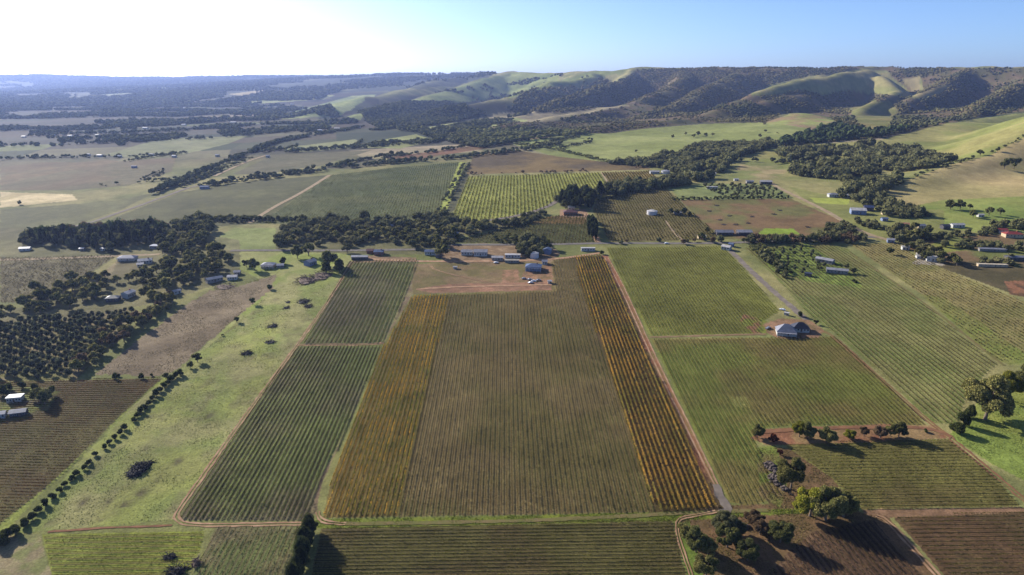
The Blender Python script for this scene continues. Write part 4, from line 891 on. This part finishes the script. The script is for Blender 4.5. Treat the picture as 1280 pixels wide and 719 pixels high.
grove([(938,312),(950,306),(990,342),(980,350)], 6, 2.6, ['bush','dark_gum'], 'dark garden shrub along the pale track', 'shrubs along the pale track', 22)
grove([(955,312),(1000,308),(1040,330),(1010,348),(975,335)], 9, 1.8, ['olive'], 'small fruit tree in the green garden plot', 'fruit trees of the green plot', 40)
grove([(875,230),(963,232),(985,247),(900,247)], 8.5, 1.9, ['olive'], 'small orchard tree in the plot above the reddish paddock', 'orchard trees above the reddish paddock', 60)
grove([(840,248),(985,246),(986,249),(840,251)], 6, 1.8, ['bush'], 'clipped hedge shrub between orchard and reddish paddock', 'hedge shrubs under the orchard', 34)
grove([(1032,284),(1055,279),(1075,289),(1050,296),(1030,290)], 7, 3.0, ['dark_gum'], 'dense shrub tree at the corner of the reddish paddock', 'shrub trees at the paddock corner', 20)
grove([(1108,290),(1125,285),(1160,292),(1165,300),(1130,305),(1110,298)], 8.5, 3.8, ['dark_gum','gum'], 'gum behind the small roadside sheds', 'gums behind the roadside sheds', 22, 1.1)
grove([(1130,310),(1150,305),(1190,325),(1205,333),(1180,332),(1150,325)], 8, 3.9, ['dark_gum','gum'], 'gum among the white box sheds', 'gums among the white box sheds', 22, 1.1)
grove([(1140,297),(1230,288),(1245,289),(1240,294),(1150,303)], 6.5, 2.4, ['dark_gum'], 'neat dark tree in the avenue left of the red roofed house', 'avenue trees beside the red roofed house', 34, 1.1)
grove([(1170,306),(1230,304),(1285,312),(1285,317),(1225,312),(1180,311)], 8, 2.8, ['dark_gum'], 'dark tree in the hedge below the red roofed house', 'hedge trees below the red roofed house', 24, 1.1)
grove([(1215,322),(1262,322),(1268,333),(1222,330)], 8, 2.6, ['gum','dark_gum'], 'shrubby tree beside the long dark shed', 'shrubby trees beside the long dark shed', 14)
grove([(1238,282),(1290,278),(1290,287),(1240,287)], 8, 3.2, ['dark_gum'], 'dark tree behind the red roofed house', 'trees behind the red roofed house', 12, 1.2)
grove([(1120,262),(1162,266),(1160,274),(1118,272)], 8, 3.4, ['dark_gum'], 'dark tree above the terracotta roofed cluster', 'trees above the terracotta roofs', 14)
grove([(1070,275),(1110,283),(1105,290),(1072,284)], 9, 3.0, ['dark_gum'], 'tree between the blue shed and the terracotta roofs', 'trees between shed and terracotta roofs', 10)
grove([(30,484),(10,482),(0,490),(-10,500),(30,492),(55,487),(60,493),(40,492)], 6.5, 2.9, ['dark_gum','bush'], 'dark tree sheltering the left farmhouse', 'trees around the left farmhouse', 16, 1.2)
grove([(30,500),(65,492),(66,504),(48,514),(36,512)], 6, 3.4, ['dark_gum'], 'big dark tree right of the left farmhouse', 'big trees right of the left farmhouse', 8, 1.2)
grove([(120,475),(145,468),(205,470),(205,473),(140,474)], 5, 1.6, ['bush'], 'low dark shrub in the hedge above the reddish block', 'hedge shrubs above the reddish block', 30)
grove([(1060,352),(1072,345),(1078,352),(1068,358)], 6, 1.6, ['bush'], 'small bush right of the grey farm sheds', 'bushes right of the grey farm sheds', 6)
grove([(348,296),(362,300),(355,312),(344,312)], 8, 4.4, ['dark_gum'], 'dark gum at the left end of the farm grove', 'dark gums at the farm grove end', 5, 1.2)
for px, py, w, k, l in [(386,320,20,'dark_gum','spreading dark gum behind the blue grey gabled house'),(372,323,16,'dark_gum','dark gum left of the blue grey gabled house'),(412,333,22,'dark_gum','round dark tree right of the blue grey gabled house'),(424,340,18,'bush','low dark bush clump beside the top of the vine block'),(408,341,16,'bush','low dark bush below the round dark tree'),
  (318,338,16,'dark_gum','dark tree left of the grey roofed cottage'),(308,334,10,'dark_gum','small dark tree on the roadside left of the cottage'),(336,352,0,'',''),(337,362,9,'bush','lone round bush in the upper pasture'),(354,330,10,'bush','bush right of the grey roofed cottage'),
  (434,316,14,'pale','pale rounded willow beside the long white shed'),(552,322,22,'dark_gum','dark gum beside the blue and white house'),(738,262,16,'pine','tall conifer at the right end of the red roofed farmhouse'),(838,268,9,'dark_gum','first tree beside the white round tank'),(846,269,8,'dark_gum','second tree beside the white round tank'),(854,269,10,'dark_gum','third tree right of the white round tank'),(862,269,6,'bush','low bush ending the clump by the white round tank'),
  (752,318,7,'bush','small bush at the top of the right dirt track'),(1020,406,7,'dark_gum','lone round bush right of the hipped roof farmhouse'),(1000,396,8,'bush','low bush behind the hipped roof farmhouse'),(1024,340,9,'dark_gum','dark bush left of the grey farm sheds'),(1058,336,8,'dark_gum','dark bush between the grey farm sheds'),(1066,342,9,'dark_gum','bush behind the lower grey farm shed'),(1112,318,10,'dark_gum','round dark tree left of the white box sheds'),(1150,270,0,'',''),
  (1188,262,14,'dark_gum','dark tree left in the row on the green hill foot'),(1200,262,14,'dark_gum','dark tree second in the row on the green hill foot'),(1212,262,8,'dark_gum','small tree ending the row on the green hill foot'),(1216,272,10,'dark_gum','tree left of the tiny white hut on the hill foot'),(1236,270,12,'dark_gum','tree right of the tiny white hut on the hill foot'),(1250,269,10,'dark_gum','last tree in the row right of the tiny white hut'),
  (1255,211,12,'dark_gum','left of two dark trees on the golden right slope'),(1267,211,14,'dark_gum','right of two dark trees on the golden right slope'),(950,172,5,'gum','lone tree at the edge of the upper hill pasture'),(841,173,5,'gum','lone tree on the central hill pasture'),(857,169,4,'gum','small tree left of the hill pasture clump'),(867,172,6,'dark_gum','left tree of the clump on the central hill pasture'),(873,170,6,'dark_gum','middle tree of the clump on the central hill pasture'),(882,172,6,'dark_gum','right tree of the clump on the central hill pasture'),(891,170,5,'gum','outlying tree right of the hill pasture clump'),(795,191,4,'dark_gum','lone bush at the foot of the central hill pasture'),
  (1041,187,8,'dark_gum','round tree above the gully wood'),(1065,190,8,'dark_gum','round tree right above the gully wood'),(25,256,6,'gum','lone tree beside the cream field'),(1225,195,9,'dark_gum','round tree in the dip below the upper right pasture'),(1247,190,6,'dark_gum','small tree right of the dip tree below the upper right pasture'),(930,304,8,'dark_gum','roadside tree beside the long dark grey shed'),(877,300,12,'dark_gum','dark tree beside the small cream shed'),(884,291,8,'dark_gum','tree behind the small cream shed')]:
    if k: tree(px, py, w, k, l, None, False, 1.1)
LATER.sort(key=lambda q: -q[0]); cnt = {}
for ob in COL.objects:
    if ob.type == 'EMPTY': kn = ob.name.split('.')[0]; cnt[kn] = cnt.get(kn, 0)+1
for q in LATER:
    kn = NM[q[4]]; cnt[kn] = cnt.get(kn, 0)+1
    if cnt[kn] <= 298: tree_w(*q[1:])
    else: scatter_stuff('grove', np.array([q[1]]), np.array([q[2]]), np.array([q[3]]), FARK.get(q[4], 'dark_gum'), 0, q[8])
for key, L in STUFF.items():
    V, Fc, C = join(L); o = link('woods', mesh('woods', V, Fc, LEAF, C)); tag(o, 'remaining trees filling the farm groves', 'trees', None, 'stuff')
print('single trees', NT[0])

# ------------------------------------------------------------------ buildings
WALLS = dict(white=noise_col('white_wall', (.42,.41,.38), .08, .4), cream=noise_col('cream_wall', alb((206,190,160)), .1, .4), grey=noise_col('grey_wall', alb((150,150,150)), .12, .4), brick=noise_col('brick_wall', alb((150,104,82)), .2, 1.5), blue=noise_col('blue_wall', alb((130,148,184)), .12, .4), dark=noise_col('dark_wall', alb((86,86,92)), .15, .4))
ROOFS = {k: roof_mat(k+'_roof', alb(c)) for k, c in dict(navy=(70,82,122), white=(214,214,212), grey=(150,154,166), blue=(108,126,160), red=(170,78,62), terracotta=(190,140,112), dark=(66,68,80), brown=(122,86,78), steel=(172,176,184), cream=(226,216,190)).items()}
GLASS = noise_col('window_glass', (.03, .04, .06), .3, 1, .12, .6); TRIM = noise_col('trim', (.5, .5, .5), .1, 1); DOORM = noise_col('door_paint', (.12, .09, .07), .2, 1); TANKM = noise_col('tank_panels', alb((215,218,224)), .1, .5)
def boxm(x0, x1, y0, y1, z0, z1):
    V = [(x0,y0,z0),(x1,y0,z0),(x1,y1,z0),(x0,y1,z0),(x0,y0,z1),(x1,y0,z1),(x1,y1,z1),(x0,y1,z1)]
    return V, [(0,3,2,1),(4,5,6,7),(0,1,5,4),(1,2,6,5),(2,3,7,6),(3,0,4,7)]
def multi(bs):
    V = []; Fc = []
    for b in bs:
        v, f = boxm(*b); Fc += [tuple(i+len(V) for i in q) for q in f]; V += v
    return V, Fc
def roofm(w, d, h, rise, ov, kind, th=.18):
    a = w/2+ov; b = d/2+ov; z = h-ov*rise/(d/2)+.02
    rx = a if kind == 'gable' else max(a-b, .3)
    top = [(-a,-b,z),(a,-b,z),(a,b,z),(-a,b,z),(-rx,0,h+rise),(rx,0,h+rise)]
    V = [(x, y, q+th) for x, y, q in top]+[(x, y, q) for x, y, q in top]
    Fc = [(0,1,5,4),(2,3,4,5),(1,2,5),(3,0,4)] if kind == 'hip' else [(0,1,5,4),(2,3,4,5)]
    Fb = [tuple(i+6 for i in reversed(f)) for f in Fc]
    rim = [(0,6,7,1),(2,8,9,3)]+([(1,7,8,2),(3,9,6,0)] if kind == 'hip' else [(1,7,11,5),(5,11,8,2),(3,9,10,4),(4,10,6,0)])
    return V, Fc+Fb+rim
def house(px, py, w, d, h, rz, roof, wall, label, kind='gable', rise=None, name='house', cat='house', group=None, nwin=4, chim=False, porch=False, ov=.5, wpx=None):
    x, y, z = hit1(px, py); f = project(x, y, z)[2]; w = w*f/F*.86; d = d*f/F*1.15; h = h*.8    # w, d in picture pixels at that distance
    cor = [ground(x+sx*w/2*math.cos(rz)-sy*d/2*math.sin(rz), y+sx*w/2*math.sin(rz)+sy*d/2*math.cos(rz)) for sx in (-1, 1) for sy in (-1, 1)]
    z = float(max(cor)); drop = float(z-min(cor))+.4
    e = empty(name, (x, y, z), rz); tag(e, label, cat, group)
    if kind == 'flat':
        V, Fc = boxm(-w/2, w/2, -d/2, d/2, -drop, h); link('wall', mesh('wall', V, Fc, WALLS[wall]), e)
        V, Fc = multi([(-w/2-.3, w/2+.3, -d/2-.3, d/2+.3, h+.01, h+.26)]); link('roof', mesh('roof', V, Fc, ROOFS[roof]), e)
    else:
        rise = rise if rise else d*.2
        V, Fc = boxm(-w/2, w/2, -d/2, d/2, -drop, h)
        if kind == 'gable': V += [(-w/2, 0, h+rise-.02), (w/2, 0, h+rise-.02)]; Fc = [Fc[0]]+[(0,1,5,4),(1,2,6,9,5),(2,3,7,6),(3,0,4,8,7),(4,5,9,8),(6,7,8,9)]
        link('wall', mesh('wall', V, Fc, WALLS[wall]), e)
        V, Fc = roofm(w, d, h, rise, ov, kind); r_ = link('roof', mesh('roof', V, Fc, ROOFS[roof]), e)
        if chim:
            V, Fc = multi([(w*.2, w*.2+.8, -.4, .4, h+rise*.5, h+rise+1.0), (w*.2-.1, w*.2+.9, -.5, .5, h+rise+1.003, h+rise+1.15)]); link('chimney', mesh('chimney', V, Fc, WALLS['brick']), r_)
    wh = min(1.3, h*.45); zb = min(1.0, h*.32)
    for i in range(nwin):
        xc = -w/2+w*(i+.5)/nwin
        if i == nwin//2:
            V, Fc = multi([(xc-.55, xc+.55, -d/2-.05, -d/2+.02, 0, min(2.1, h*.8))]); dd = link('door', mesh('door', V, Fc, DOORM), e); continue
        for s in (-1, 1):
            y0 = s*d/2; V, Fc = multi([(xc-.6, xc+.6, min(y0, y0+s*.04), max(y0, y0+s*.04), zb, zb+wh)]); wd = link('window', mesh('window', V, Fc, TRIM), e)
            V, Fc = multi([(xc-.52, xc+.52, min(y0+s*.045, y0+s*.06), max(y0+s*.045, y0+s*.06), zb+.08, zb+wh-.08)]); link('pane', mesh('pane', V, Fc, GLASS), wd)
    if porch:
        bs = [(-w/2, w/2, -d/2-2.6, -d/2-.55, h*.8, h*.8+.12)]; V, Fc = multi(bs); p_ = link('porch_roof', mesh('porch_roof', V, Fc, ROOFS[roof]), e)
        for i in range(5):
            xc = -w/2+.1+(w-.2)*i/4; V, Fc = multi([(xc-.07, xc+.07, -d/2-2.5, -d/2-2.36, -drop, h*.8-.01)]); link('post', mesh('post', V, Fc, TRIM), p_)
    return e
def tank(px, py, wpx, h, label, roof='white', name='water_tank'):
    x, y, z = hit1(px, py); f = project(x, y, z)[2]; r = wpx*.5*f/F; n = 28; a = np.arange(n)*2*math.pi/n
    V = [(r*math.cos(t), r*math.sin(t), -.4) for t in a]+[(r*math.cos(t), r*math.sin(t), h) for t in a]; Fc = [(i, (i+1) % n, n+(i+1) % n, n+i) for i in range(n)]
    e = empty(name, (x, y, z)); tag(e, label, 'water tank'); link('wall', mesh('tank_wall', V, Fc, TANKM, None, True), e)
    V = [((r+.15)*math.cos(t), (r+.15)*math.sin(t), h) for t in a]+[(r*.5*math.cos(t), r*.5*math.sin(t), h+r*.16) for t in a]+[(0, 0, h+r*.2)]
    Fc = [(i, (i+1) % n, n+(i+1) % n, n+i) for i in range(n)]+[(n+i, n+(i+1) % n, 2*n) for i in range(n)]; link('roof', mesh('tank_roof', V, Fc, ROOFS[roof], None, True), e)
    V, Fc = multi([(r*.2, r*.2+.7, -.35, .35, h+r*.12, h+r*.2+.25)]); link('hatch', mesh('hatch', V, Fc, TRIM), e)
R_ = math.radians
house(160,325,24,9,3.2,R_(4),'navy','white','long low house with a dark blue roof beside the left road','hip',nwin=6,porch=True)
house(182,329,18,8,3.4,R_(20),'steel','white','white house with pale steel roof right of the dark blue roofed house',nwin=5,chim=True)
house(176,333,8,6,2.8,R_(20),'white','white','small white shed in front of the pale steel roofed house',nwin=2,name='shed',cat='shed')
house(195,310,14,6,3.2,R_(-6),'blue','grey','blue roofed house half hidden in trees beyond the left road','hip',nwin=4)
house(161,371,15,9,4.5,R_(75),'white','white','tall white gabled house between the gum belt and the olive grove',nwin=4,chim=True)
house(142,376,17,9,3.4,R_(10),'dark','dark','dark roofed house left of the tall white gabled house','hip',nwin=4)
house(221,367,10,5,3.0,R_(50),'steel','white','small steel shed tucked under the gum line',nwin=2,name='shed',cat='shed')
house(268,352,22,7,3.4,R_(42),'steel','grey','long grey shed lying diagonally at the edge of the bare paddock',nwin=5,name='shed',cat='shed')
house(291,349,13,7,3.0,R_(10),'white','white','white cottage at the top of the bare paddock',nwin=4)
house(297,343,8,6,3.0,R_(10),'grey','grey','grey outbuilding behind the white cottage',nwin=2,name='shed',cat='shed')
house(32,313,14,6,2.8,R_(12),'white','white','white roofed shed left of the dark plantation',nwin=3,name='shed',cat='shed')
house(131,313,9,4,2.6,R_(0),'white','white','tiny white house under the plantation trees',nwin=3)
house(103,313,6,4,2.6,R_(0),'grey','grey','tiny grey hut under the plantation trees',nwin=2,name='shed',cat='shed')
house(336,334,18,10,3.2,R_(0),'grey','cream','grey roofed cottage with a verandah in the upper pasture','hip',nwin=5,porch=True)
house(351,334,9,6,2.6,R_(10),'steel','grey','low steel shed right of the grey roofed cottage',nwin=2,name='shed',cat='shed')
house(388,331,14,9,4.2,R_(60),'steel','blue','blue grey gabled house in the upper pasture',nwin=4,chim=True)
house(450,324,23,6,3.0,R_(2),'white','dark','long white roofed shed at the top left of the small vine block',nwin=6,name='shed',cat='shed')
house(474,318,13,8,3.6,R_(0),'blue','brick','blue roofed brick house behind the small vine block',nwin=4,chim=True)
house(463,316,9,7,3.0,R_(0),'brown','brick','brown outbuilding left of the blue roofed brick house',nwin=2,name='shed',cat='shed')
house(539,318,17,7,3.8,R_(-3),'blue','white','blue and white house at the edge of the farm grove',nwin=5)
house(548,322,7,5,2.6,R_(-3),'dark','dark','dark lean to right of the blue and white house',nwin=2,name='shed',cat='shed')
house(485,285,14,7,3.4,R_(-8),'blue','grey','blue roofed house deep in the farm grove','hip',nwin=4)
house(527,286,8,5,3.0,R_(0),'white','white','small bright white shed deep in the farm grove',nwin=2,name='shed',cat='shed')
house(572,281+12,0.1,.1,3,0,'white','white','x') if False else None
house(571,294,5,4,2.8,0,'steel','grey','tiny grey hut at the corner of the dark green field',nwin=2,name='shed',cat='shed')
house(584,318,16,8,3.6,R_(-3),'steel','white','left wing of the long white winery building',nwin=4,name='winery',cat='winery')
house(601,319,19,9,4.6,R_(-3),'steel','white','tall middle hall of the white winery with a pale steel roof',nwin=5,name='winery',cat='winery')
house(622,325,16,6,3.2,R_(-2),'white','grey','low white roofed shed right of the winery hall',nwin=4,name='shed',cat='shed')
house(641,322,22,5,3.4,R_(-2),'white','white','long white flat shed between winery and water tank','flat',nwin=5,name='shed',cat='shed')
house(640,328,20,4,2.6,R_(-2),'cream','grey','low cream roofed shed in front of the long white flat shed',nwin=5,name='shed',cat='shed')
tank(668,322,11,4.6,'white domed water tank behind the blue roofed house')
house(667,337,22,12,4.0,R_(-6),'blue','blue','large blue roofed house beside the yard','hip',nwin=5,chim=True,porch=True)
house(681,330,7,6,3.2,R_(-6),'grey','white','small white shed right of the large blue roofed house',nwin=2,name='shed',cat='shed')
house(684,317,9,8,5.0,R_(70),'blue','blue','tall blue gabled shed behind the water tank',nwin=2,name='shed',cat='shed')
house(735,313.5,20,4,3.2,R_(-1),'white','white','long flat white shed at the top of the orange strip','flat',nwin=5,name='shed',cat='shed')
house(687,354,5,3.5,2.4,R_(0),'white','white','tiny white hut at the right side of the yard',nwin=2,name='shed',cat='shed')
house(569,336,5,3,2.2,R_(0),'white','white','tiny white hut in the middle of the yard paddock',nwin=2,name='shed',cat='shed')
house(713,268,20,9,3.6,R_(-2),'brown','brick','brown roofed brick farmhouse below the curved tree belt','hip',nwin=6,chim=True)
house(714,262,9,6,3.6,R_(-2),'cream','cream','pale outbuilding right behind the brown roofed farmhouse',nwin=2,name='shed',cat='shed')
tank(815,268,13,4.0,'white round tank in the bright green patch among the brown rows')
house(847,268,11,4,2.8,0,'steel','grey','grey hut hidden in the tree clump beside the round tank',nwin=3,name='shed',cat='shed')
house(818,217,13,5,3.6,0,'white','white','white house at the end of the bare hedge line',nwin=4)
tank(832,217,11,4.0,'pale blue round tank beside the white house at the hedge end','steel')
house(890,236,15,3.5,3.2,0,'white','white','long white shed above the orchard plot','flat',nwin=4,name='shed',cat='shed')
house(889,219,12,5,3.6,0,'white','cream','white house among trees above the orchard',nwin=4)
house(920,226,6,3,2.8,0,'white','white','tiny white cottage left above the orchard',nwin=2)
house(937,229,10,4,3.2,0,'steel','grey','steel roofed shed left of the dark walled farmhouse',nwin=3,name='shed',cat='shed')
house(957,230,16,6,4.0,R_(-4),'white','dark','white roofed farmhouse with dark walls at the top of the pale road',nwin=5)
house(877,298,11,5,2.8,0,'cream','cream','small cream roofed shed beside the road',nwin=3,name='shed',cat='shed')
house(905,293,24,9,3.0,0,'grey','dark','left half of the long dark grey shed behind the road',nwin=5,name='shed',cat='shed')
house(930,293,20,9,3.2,0,'steel','dark','right half of the long dark grey shed behind the road',nwin=4,name='shed',cat='shed')
house(908,312,12,7,3.6,R_(-40),'white','white','white gabled shed at the top of the grey track',nwin=3,name='shed',cat='shed')
house(914,308,6,5,3.0,R_(-40),'blue','blue','small blue shed behind the white gabled shed',nwin=2,name='shed',cat='shed')
house(1041,246,14,6,3.8,0,'steel','white','pale house among trees left of the big blue shed','hip',nwin=4)
house(1057,247,8,5,3.6,0,'white','white','small white house right of the pale tree shaded house',nwin=3)
house(1072,267,20,10,5.0,R_(-14),'white','blue','big white roofed shed with blue end wall beside the pale road',nwin=4,name='shed',cat='shed')
house(1085,263,12,8,4.6,R_(-14),'navy','dark','dark blue roofed shed joined behind the big white roofed shed',nwin=3,name='shed',cat='shed')
house(1108,268,13,5,2.6,R_(-8),'white','cream','low white sheds right of the big blue shed',nwin=4,name='shed',cat='shed')
house(1105,276,8,5,3.0,0,'blue','blue','small blue house among trees below the big shed',nwin=3)
house(1130,283,12,6,3.2,R_(-20),'terracotta','cream','terracotta roofed house, upper left of its cluster',nwin=3)
house(1138,290,18,6,3.2,R_(-8),'terracotta','cream','terracotta roofed house nearest the camera in its cluster',nwin=5)
house(1150,285,12,6,3.2,R_(10),'grey','cream','grey roofed house at the right of the terracotta cluster',nwin=3)
house(1181,286,10,7,3.8,R_(0),'dark','dark','dark house at the left end of the pale roofed row',nwin=3)
house(1196,284,18,6,3.2,R_(4),'white','white','white roofed house right of the dark house',nwin=4)
house(1225,271,8,4,2.8,R_(0),'white','white','tiny white hut on the hill foot between dark trees',nwin=2,name='shed',cat='shed')
house(1265,296,24,9,3.8,R_(-6),'red','cream','red roofed house at the right edge','hip',nwin=5,chim=True)
house(1252,291,12,7,3.6,R_(-6),'red','white','smaller red roofed wing left of the red roofed house',nwin=3)
house(1113,303,9,6,3.4,R_(-20),'steel','blue','small blue grey shed where the pale road ends',nwin=2,name='shed',cat='shed')
house(1131,312,9,5,3.2,R_(-10),'white','white','small white shed left of the white box shed',nwin=2,name='shed',cat='shed')
house(1149,323,9,5,2.8,R_(-10),'white','white','low white cottage just left of the white box shed',nwin=2)
house(1151,318,11,5,3.0,R_(-10),'steel','grey','steel roofed shed behind the low white cottage',nwin=2,name='shed',cat='shed')
house(1165,326,16,7,4.4,R_(-18),'white','white','white box shed beside the gums at the right','flat',nwin=3,name='shed',cat='shed')
house(1240,314,36,4,2.6,R_(-9),'steel','grey','very long low pale shed at the right','gable',nwin=8,name='shed',cat='shed')
house(1272,325,34,6,3.2,R_(-7),'grey','dark','long dark walled shed near the right edge',nwin=6,name='shed',cat='shed')
house(1240,333,40,4,2.0,R_(-7),'cream','cream','long low cream shed below the dark walled shed','flat',nwin=6,name='shed',cat='shed')
house(982,417,26,15,3.2,R_(-14),'grey','white','hipped grey roofed farmhouse in the bare yard among the green blocks','hip',rise=4.0,nwin=6,porch=True)
house(1000,413,22,12,3.2,R_(-10),'dark','white','black roofed wing right of the grey hipped farmhouse','hip',rise=3.0,nwin=5)
house(983,394,6,3,2.2,R_(-40),'white','white','tiny white caravan shed behind the hipped farmhouse','flat',nwin=2,name='shed',cat='shed')
house(1031,328,24,7,3.2,R_(-46),'steel','grey','upper of two long steel roofed sheds in the pale block',nwin=5,name='shed',cat='shed')
house(1046,341,28,7,3.4,R_(-22),'steel','grey','lower of two long steel roofed sheds in the pale block',nwin=6,name='shed',cat='shed')
house(1010,345,9,5,2.8,R_(-30),'dark','dark','dark container shed left of the long steel roofed sheds','flat',nwin=2,name='shed',cat='shed')
house(20,501,19,9,3.4,R_(12),'grey','white','grey flat roofed farmhouse in the trees at the left edge','flat',nwin=5)
house(24,519,20,9,3.0,R_(18),'grey','dark','grey gabled shed in front of the flat roofed left farmhouse',nwin=4,name='shed',cat='shed')
house(1,522,14,8,3.4,R_(20),'steel','white','pale steel roofed shed cut by the left edge',nwin=3,name='shed',cat='shed')
house(256,236,12,5,3.6,R_(8),'blue','blue','blue shed beside the left road far behind',nwin=3,name='shed',cat='shed')
house(168,210,7,2.5,4,0,'navy','blue','lone far blue shed on the brown plain',nwin=2,name='shed',cat='shed')
for i, (a, b, w) in enumerate([(110,195,6),(125,196,7),(150,197,5),(182,161,7),(230,157,6),(12,160,5),(292,154,8),(422,162,9),(218,197,6),(190,195,8),(66,170,6),(272,196,5),(400,164,6),(430,164,5),(448,160,6),(505,152,5),(545,167,5),(365,131,4),(230,136,5),(122,170,5),(335,197,5),(300,156,5),(88,171,6),(155,143,4),(30,172,5)]):
    house(a, b, w, 3, 4.5, R_(rng.uniform(-15, 15)), ['white','white','steel'][i % 3], 'white', 'tiny pale building far away between dark tree belts on the left plain', name='house', cat='house', group='far pale buildings of the plain', nwin=2)
# ---- vehicles by the sheds
TYRE = noise_col('tyre', (.02, .02, .02), .2, 3); CARW = noise_col('car_paint_white', (.7, .7, .72), .04, 1, .25, .5); CARG = noise_col('car_paint_grey', (.16, .17, .2), .05, 1, .25, .5)
def car(px, py, rz, m, label):
    x, y, z = hit1(px, py); e = empty('parked_car', (x, y, z), rz); tag(e, label, 'car', 'cars parked in the farm yards')
    pr = [(-2.2,.45),(-2.25,.85),(-1.3,.95),(-.75,1.45),(.8,1.48),(1.5,.98),(2.2,.9),(2.25,.45)]; n = len(pr)
    V = [(a, -.85 if b < 1.2 else -.68, b) for a, b in pr]+[(a, .85 if b < 1.2 else .68, b) for a, b in pr]
    Fc = [tuple(range(n)), tuple(range(2*n-1, n-1, -1))]+[(i, n+i, n+(i+1) % n, (i+1) % n) for i in range(n)]
    link('body', mesh('car_body', V, Fc, m), e)
    for s in (-1, 1): V, Fc = multi([(-.65, .75, min(s*.76, s*.79), max(s*.76, s*.79), 1.02, 1.36)]); link('window', mesh('car_window', V, Fc, GLASS), e)
    for sx in (-1.35, 1.4):
        for sy in (-.86, .66):
            a = np.arange(14)*2*math.pi/14; V = [(sx+.34*math.cos(t), sy, .34+.34*math.sin(t)) for t in a]+[(sx+.34*math.cos(t), sy+.2, .34+.34*math.sin(t)) for t in a]
            link('wheel', mesh('wheel', V, [tuple(range(14)), tuple(range(27, 13, -1))]+[(i, 14+i, 14+(i+1) % 14, (i+1) % 14) for i in range(14)], TYRE), e)
for a, b, r, m, l in [(620,329,.2,CARW,'white car parked left of the low cream roofed shed'),(655,349,.1,CARG,'grey car at the left of the yard of parked vehicles'),(662,350,.3,CARG,'grey car in the middle of the yard'),(667,352,-.3,CARW,'white car in the middle of the yard'),(673,351,.2,CARG,'grey car right in the yard of parked vehicles'),(663,354,.5,CARW,'white car nearest the camera in the yard'),(833,305,.0,CARW,'white car driving on the road above the green block'),(978,388,-.7,CARW,'white car behind the hipped roof farmhouse'),(960,411,.6,CARG,'grey car left of the hipped roof farmhouse')]: car(a, b, r, m, l)

# ------------------------------------------------------------------ haze: the air between here and the far range
hz = bpy.data.materials.new('haze'); hz.use_nodes = True; n = hz.node_tree.nodes; n.remove(n['Principled BSDF'])
pv = n.new('ShaderNodeVolumePrincipled'); pv.inputs['Color'].default_value = (.42, .55, 1.0, 1); pv.inputs['Density'].default_value = 4.2e-5; pv.inputs['Anisotropy'].default_value = .35
hz.node_tree.links.new(pv.outputs[0], n['Material Output'].inputs['Volume'])
b0 = -23000; b1 = 23000; zl = float(GZ.min())-1; zh = max(float(GZ.max())+60, HC+30)
Vh = [(b0,-500,zl),(b1,-500,zl),(b1,b1,zl),(b0,b1,zl),(b0,-500,zh),(b1,-500,zh),(b1,b1,zh),(b0,b1,zh)]
o = link('haze', mesh('haze', Vh, [(0,3,2,1),(4,5,6,7),(0,1,5,4),(1,2,6,5),(2,3,7,6),(3,0,4,7)], hz)); tag(o, 'thin blue haze lying over the valley and far range', 'haze', None, 'stuff')
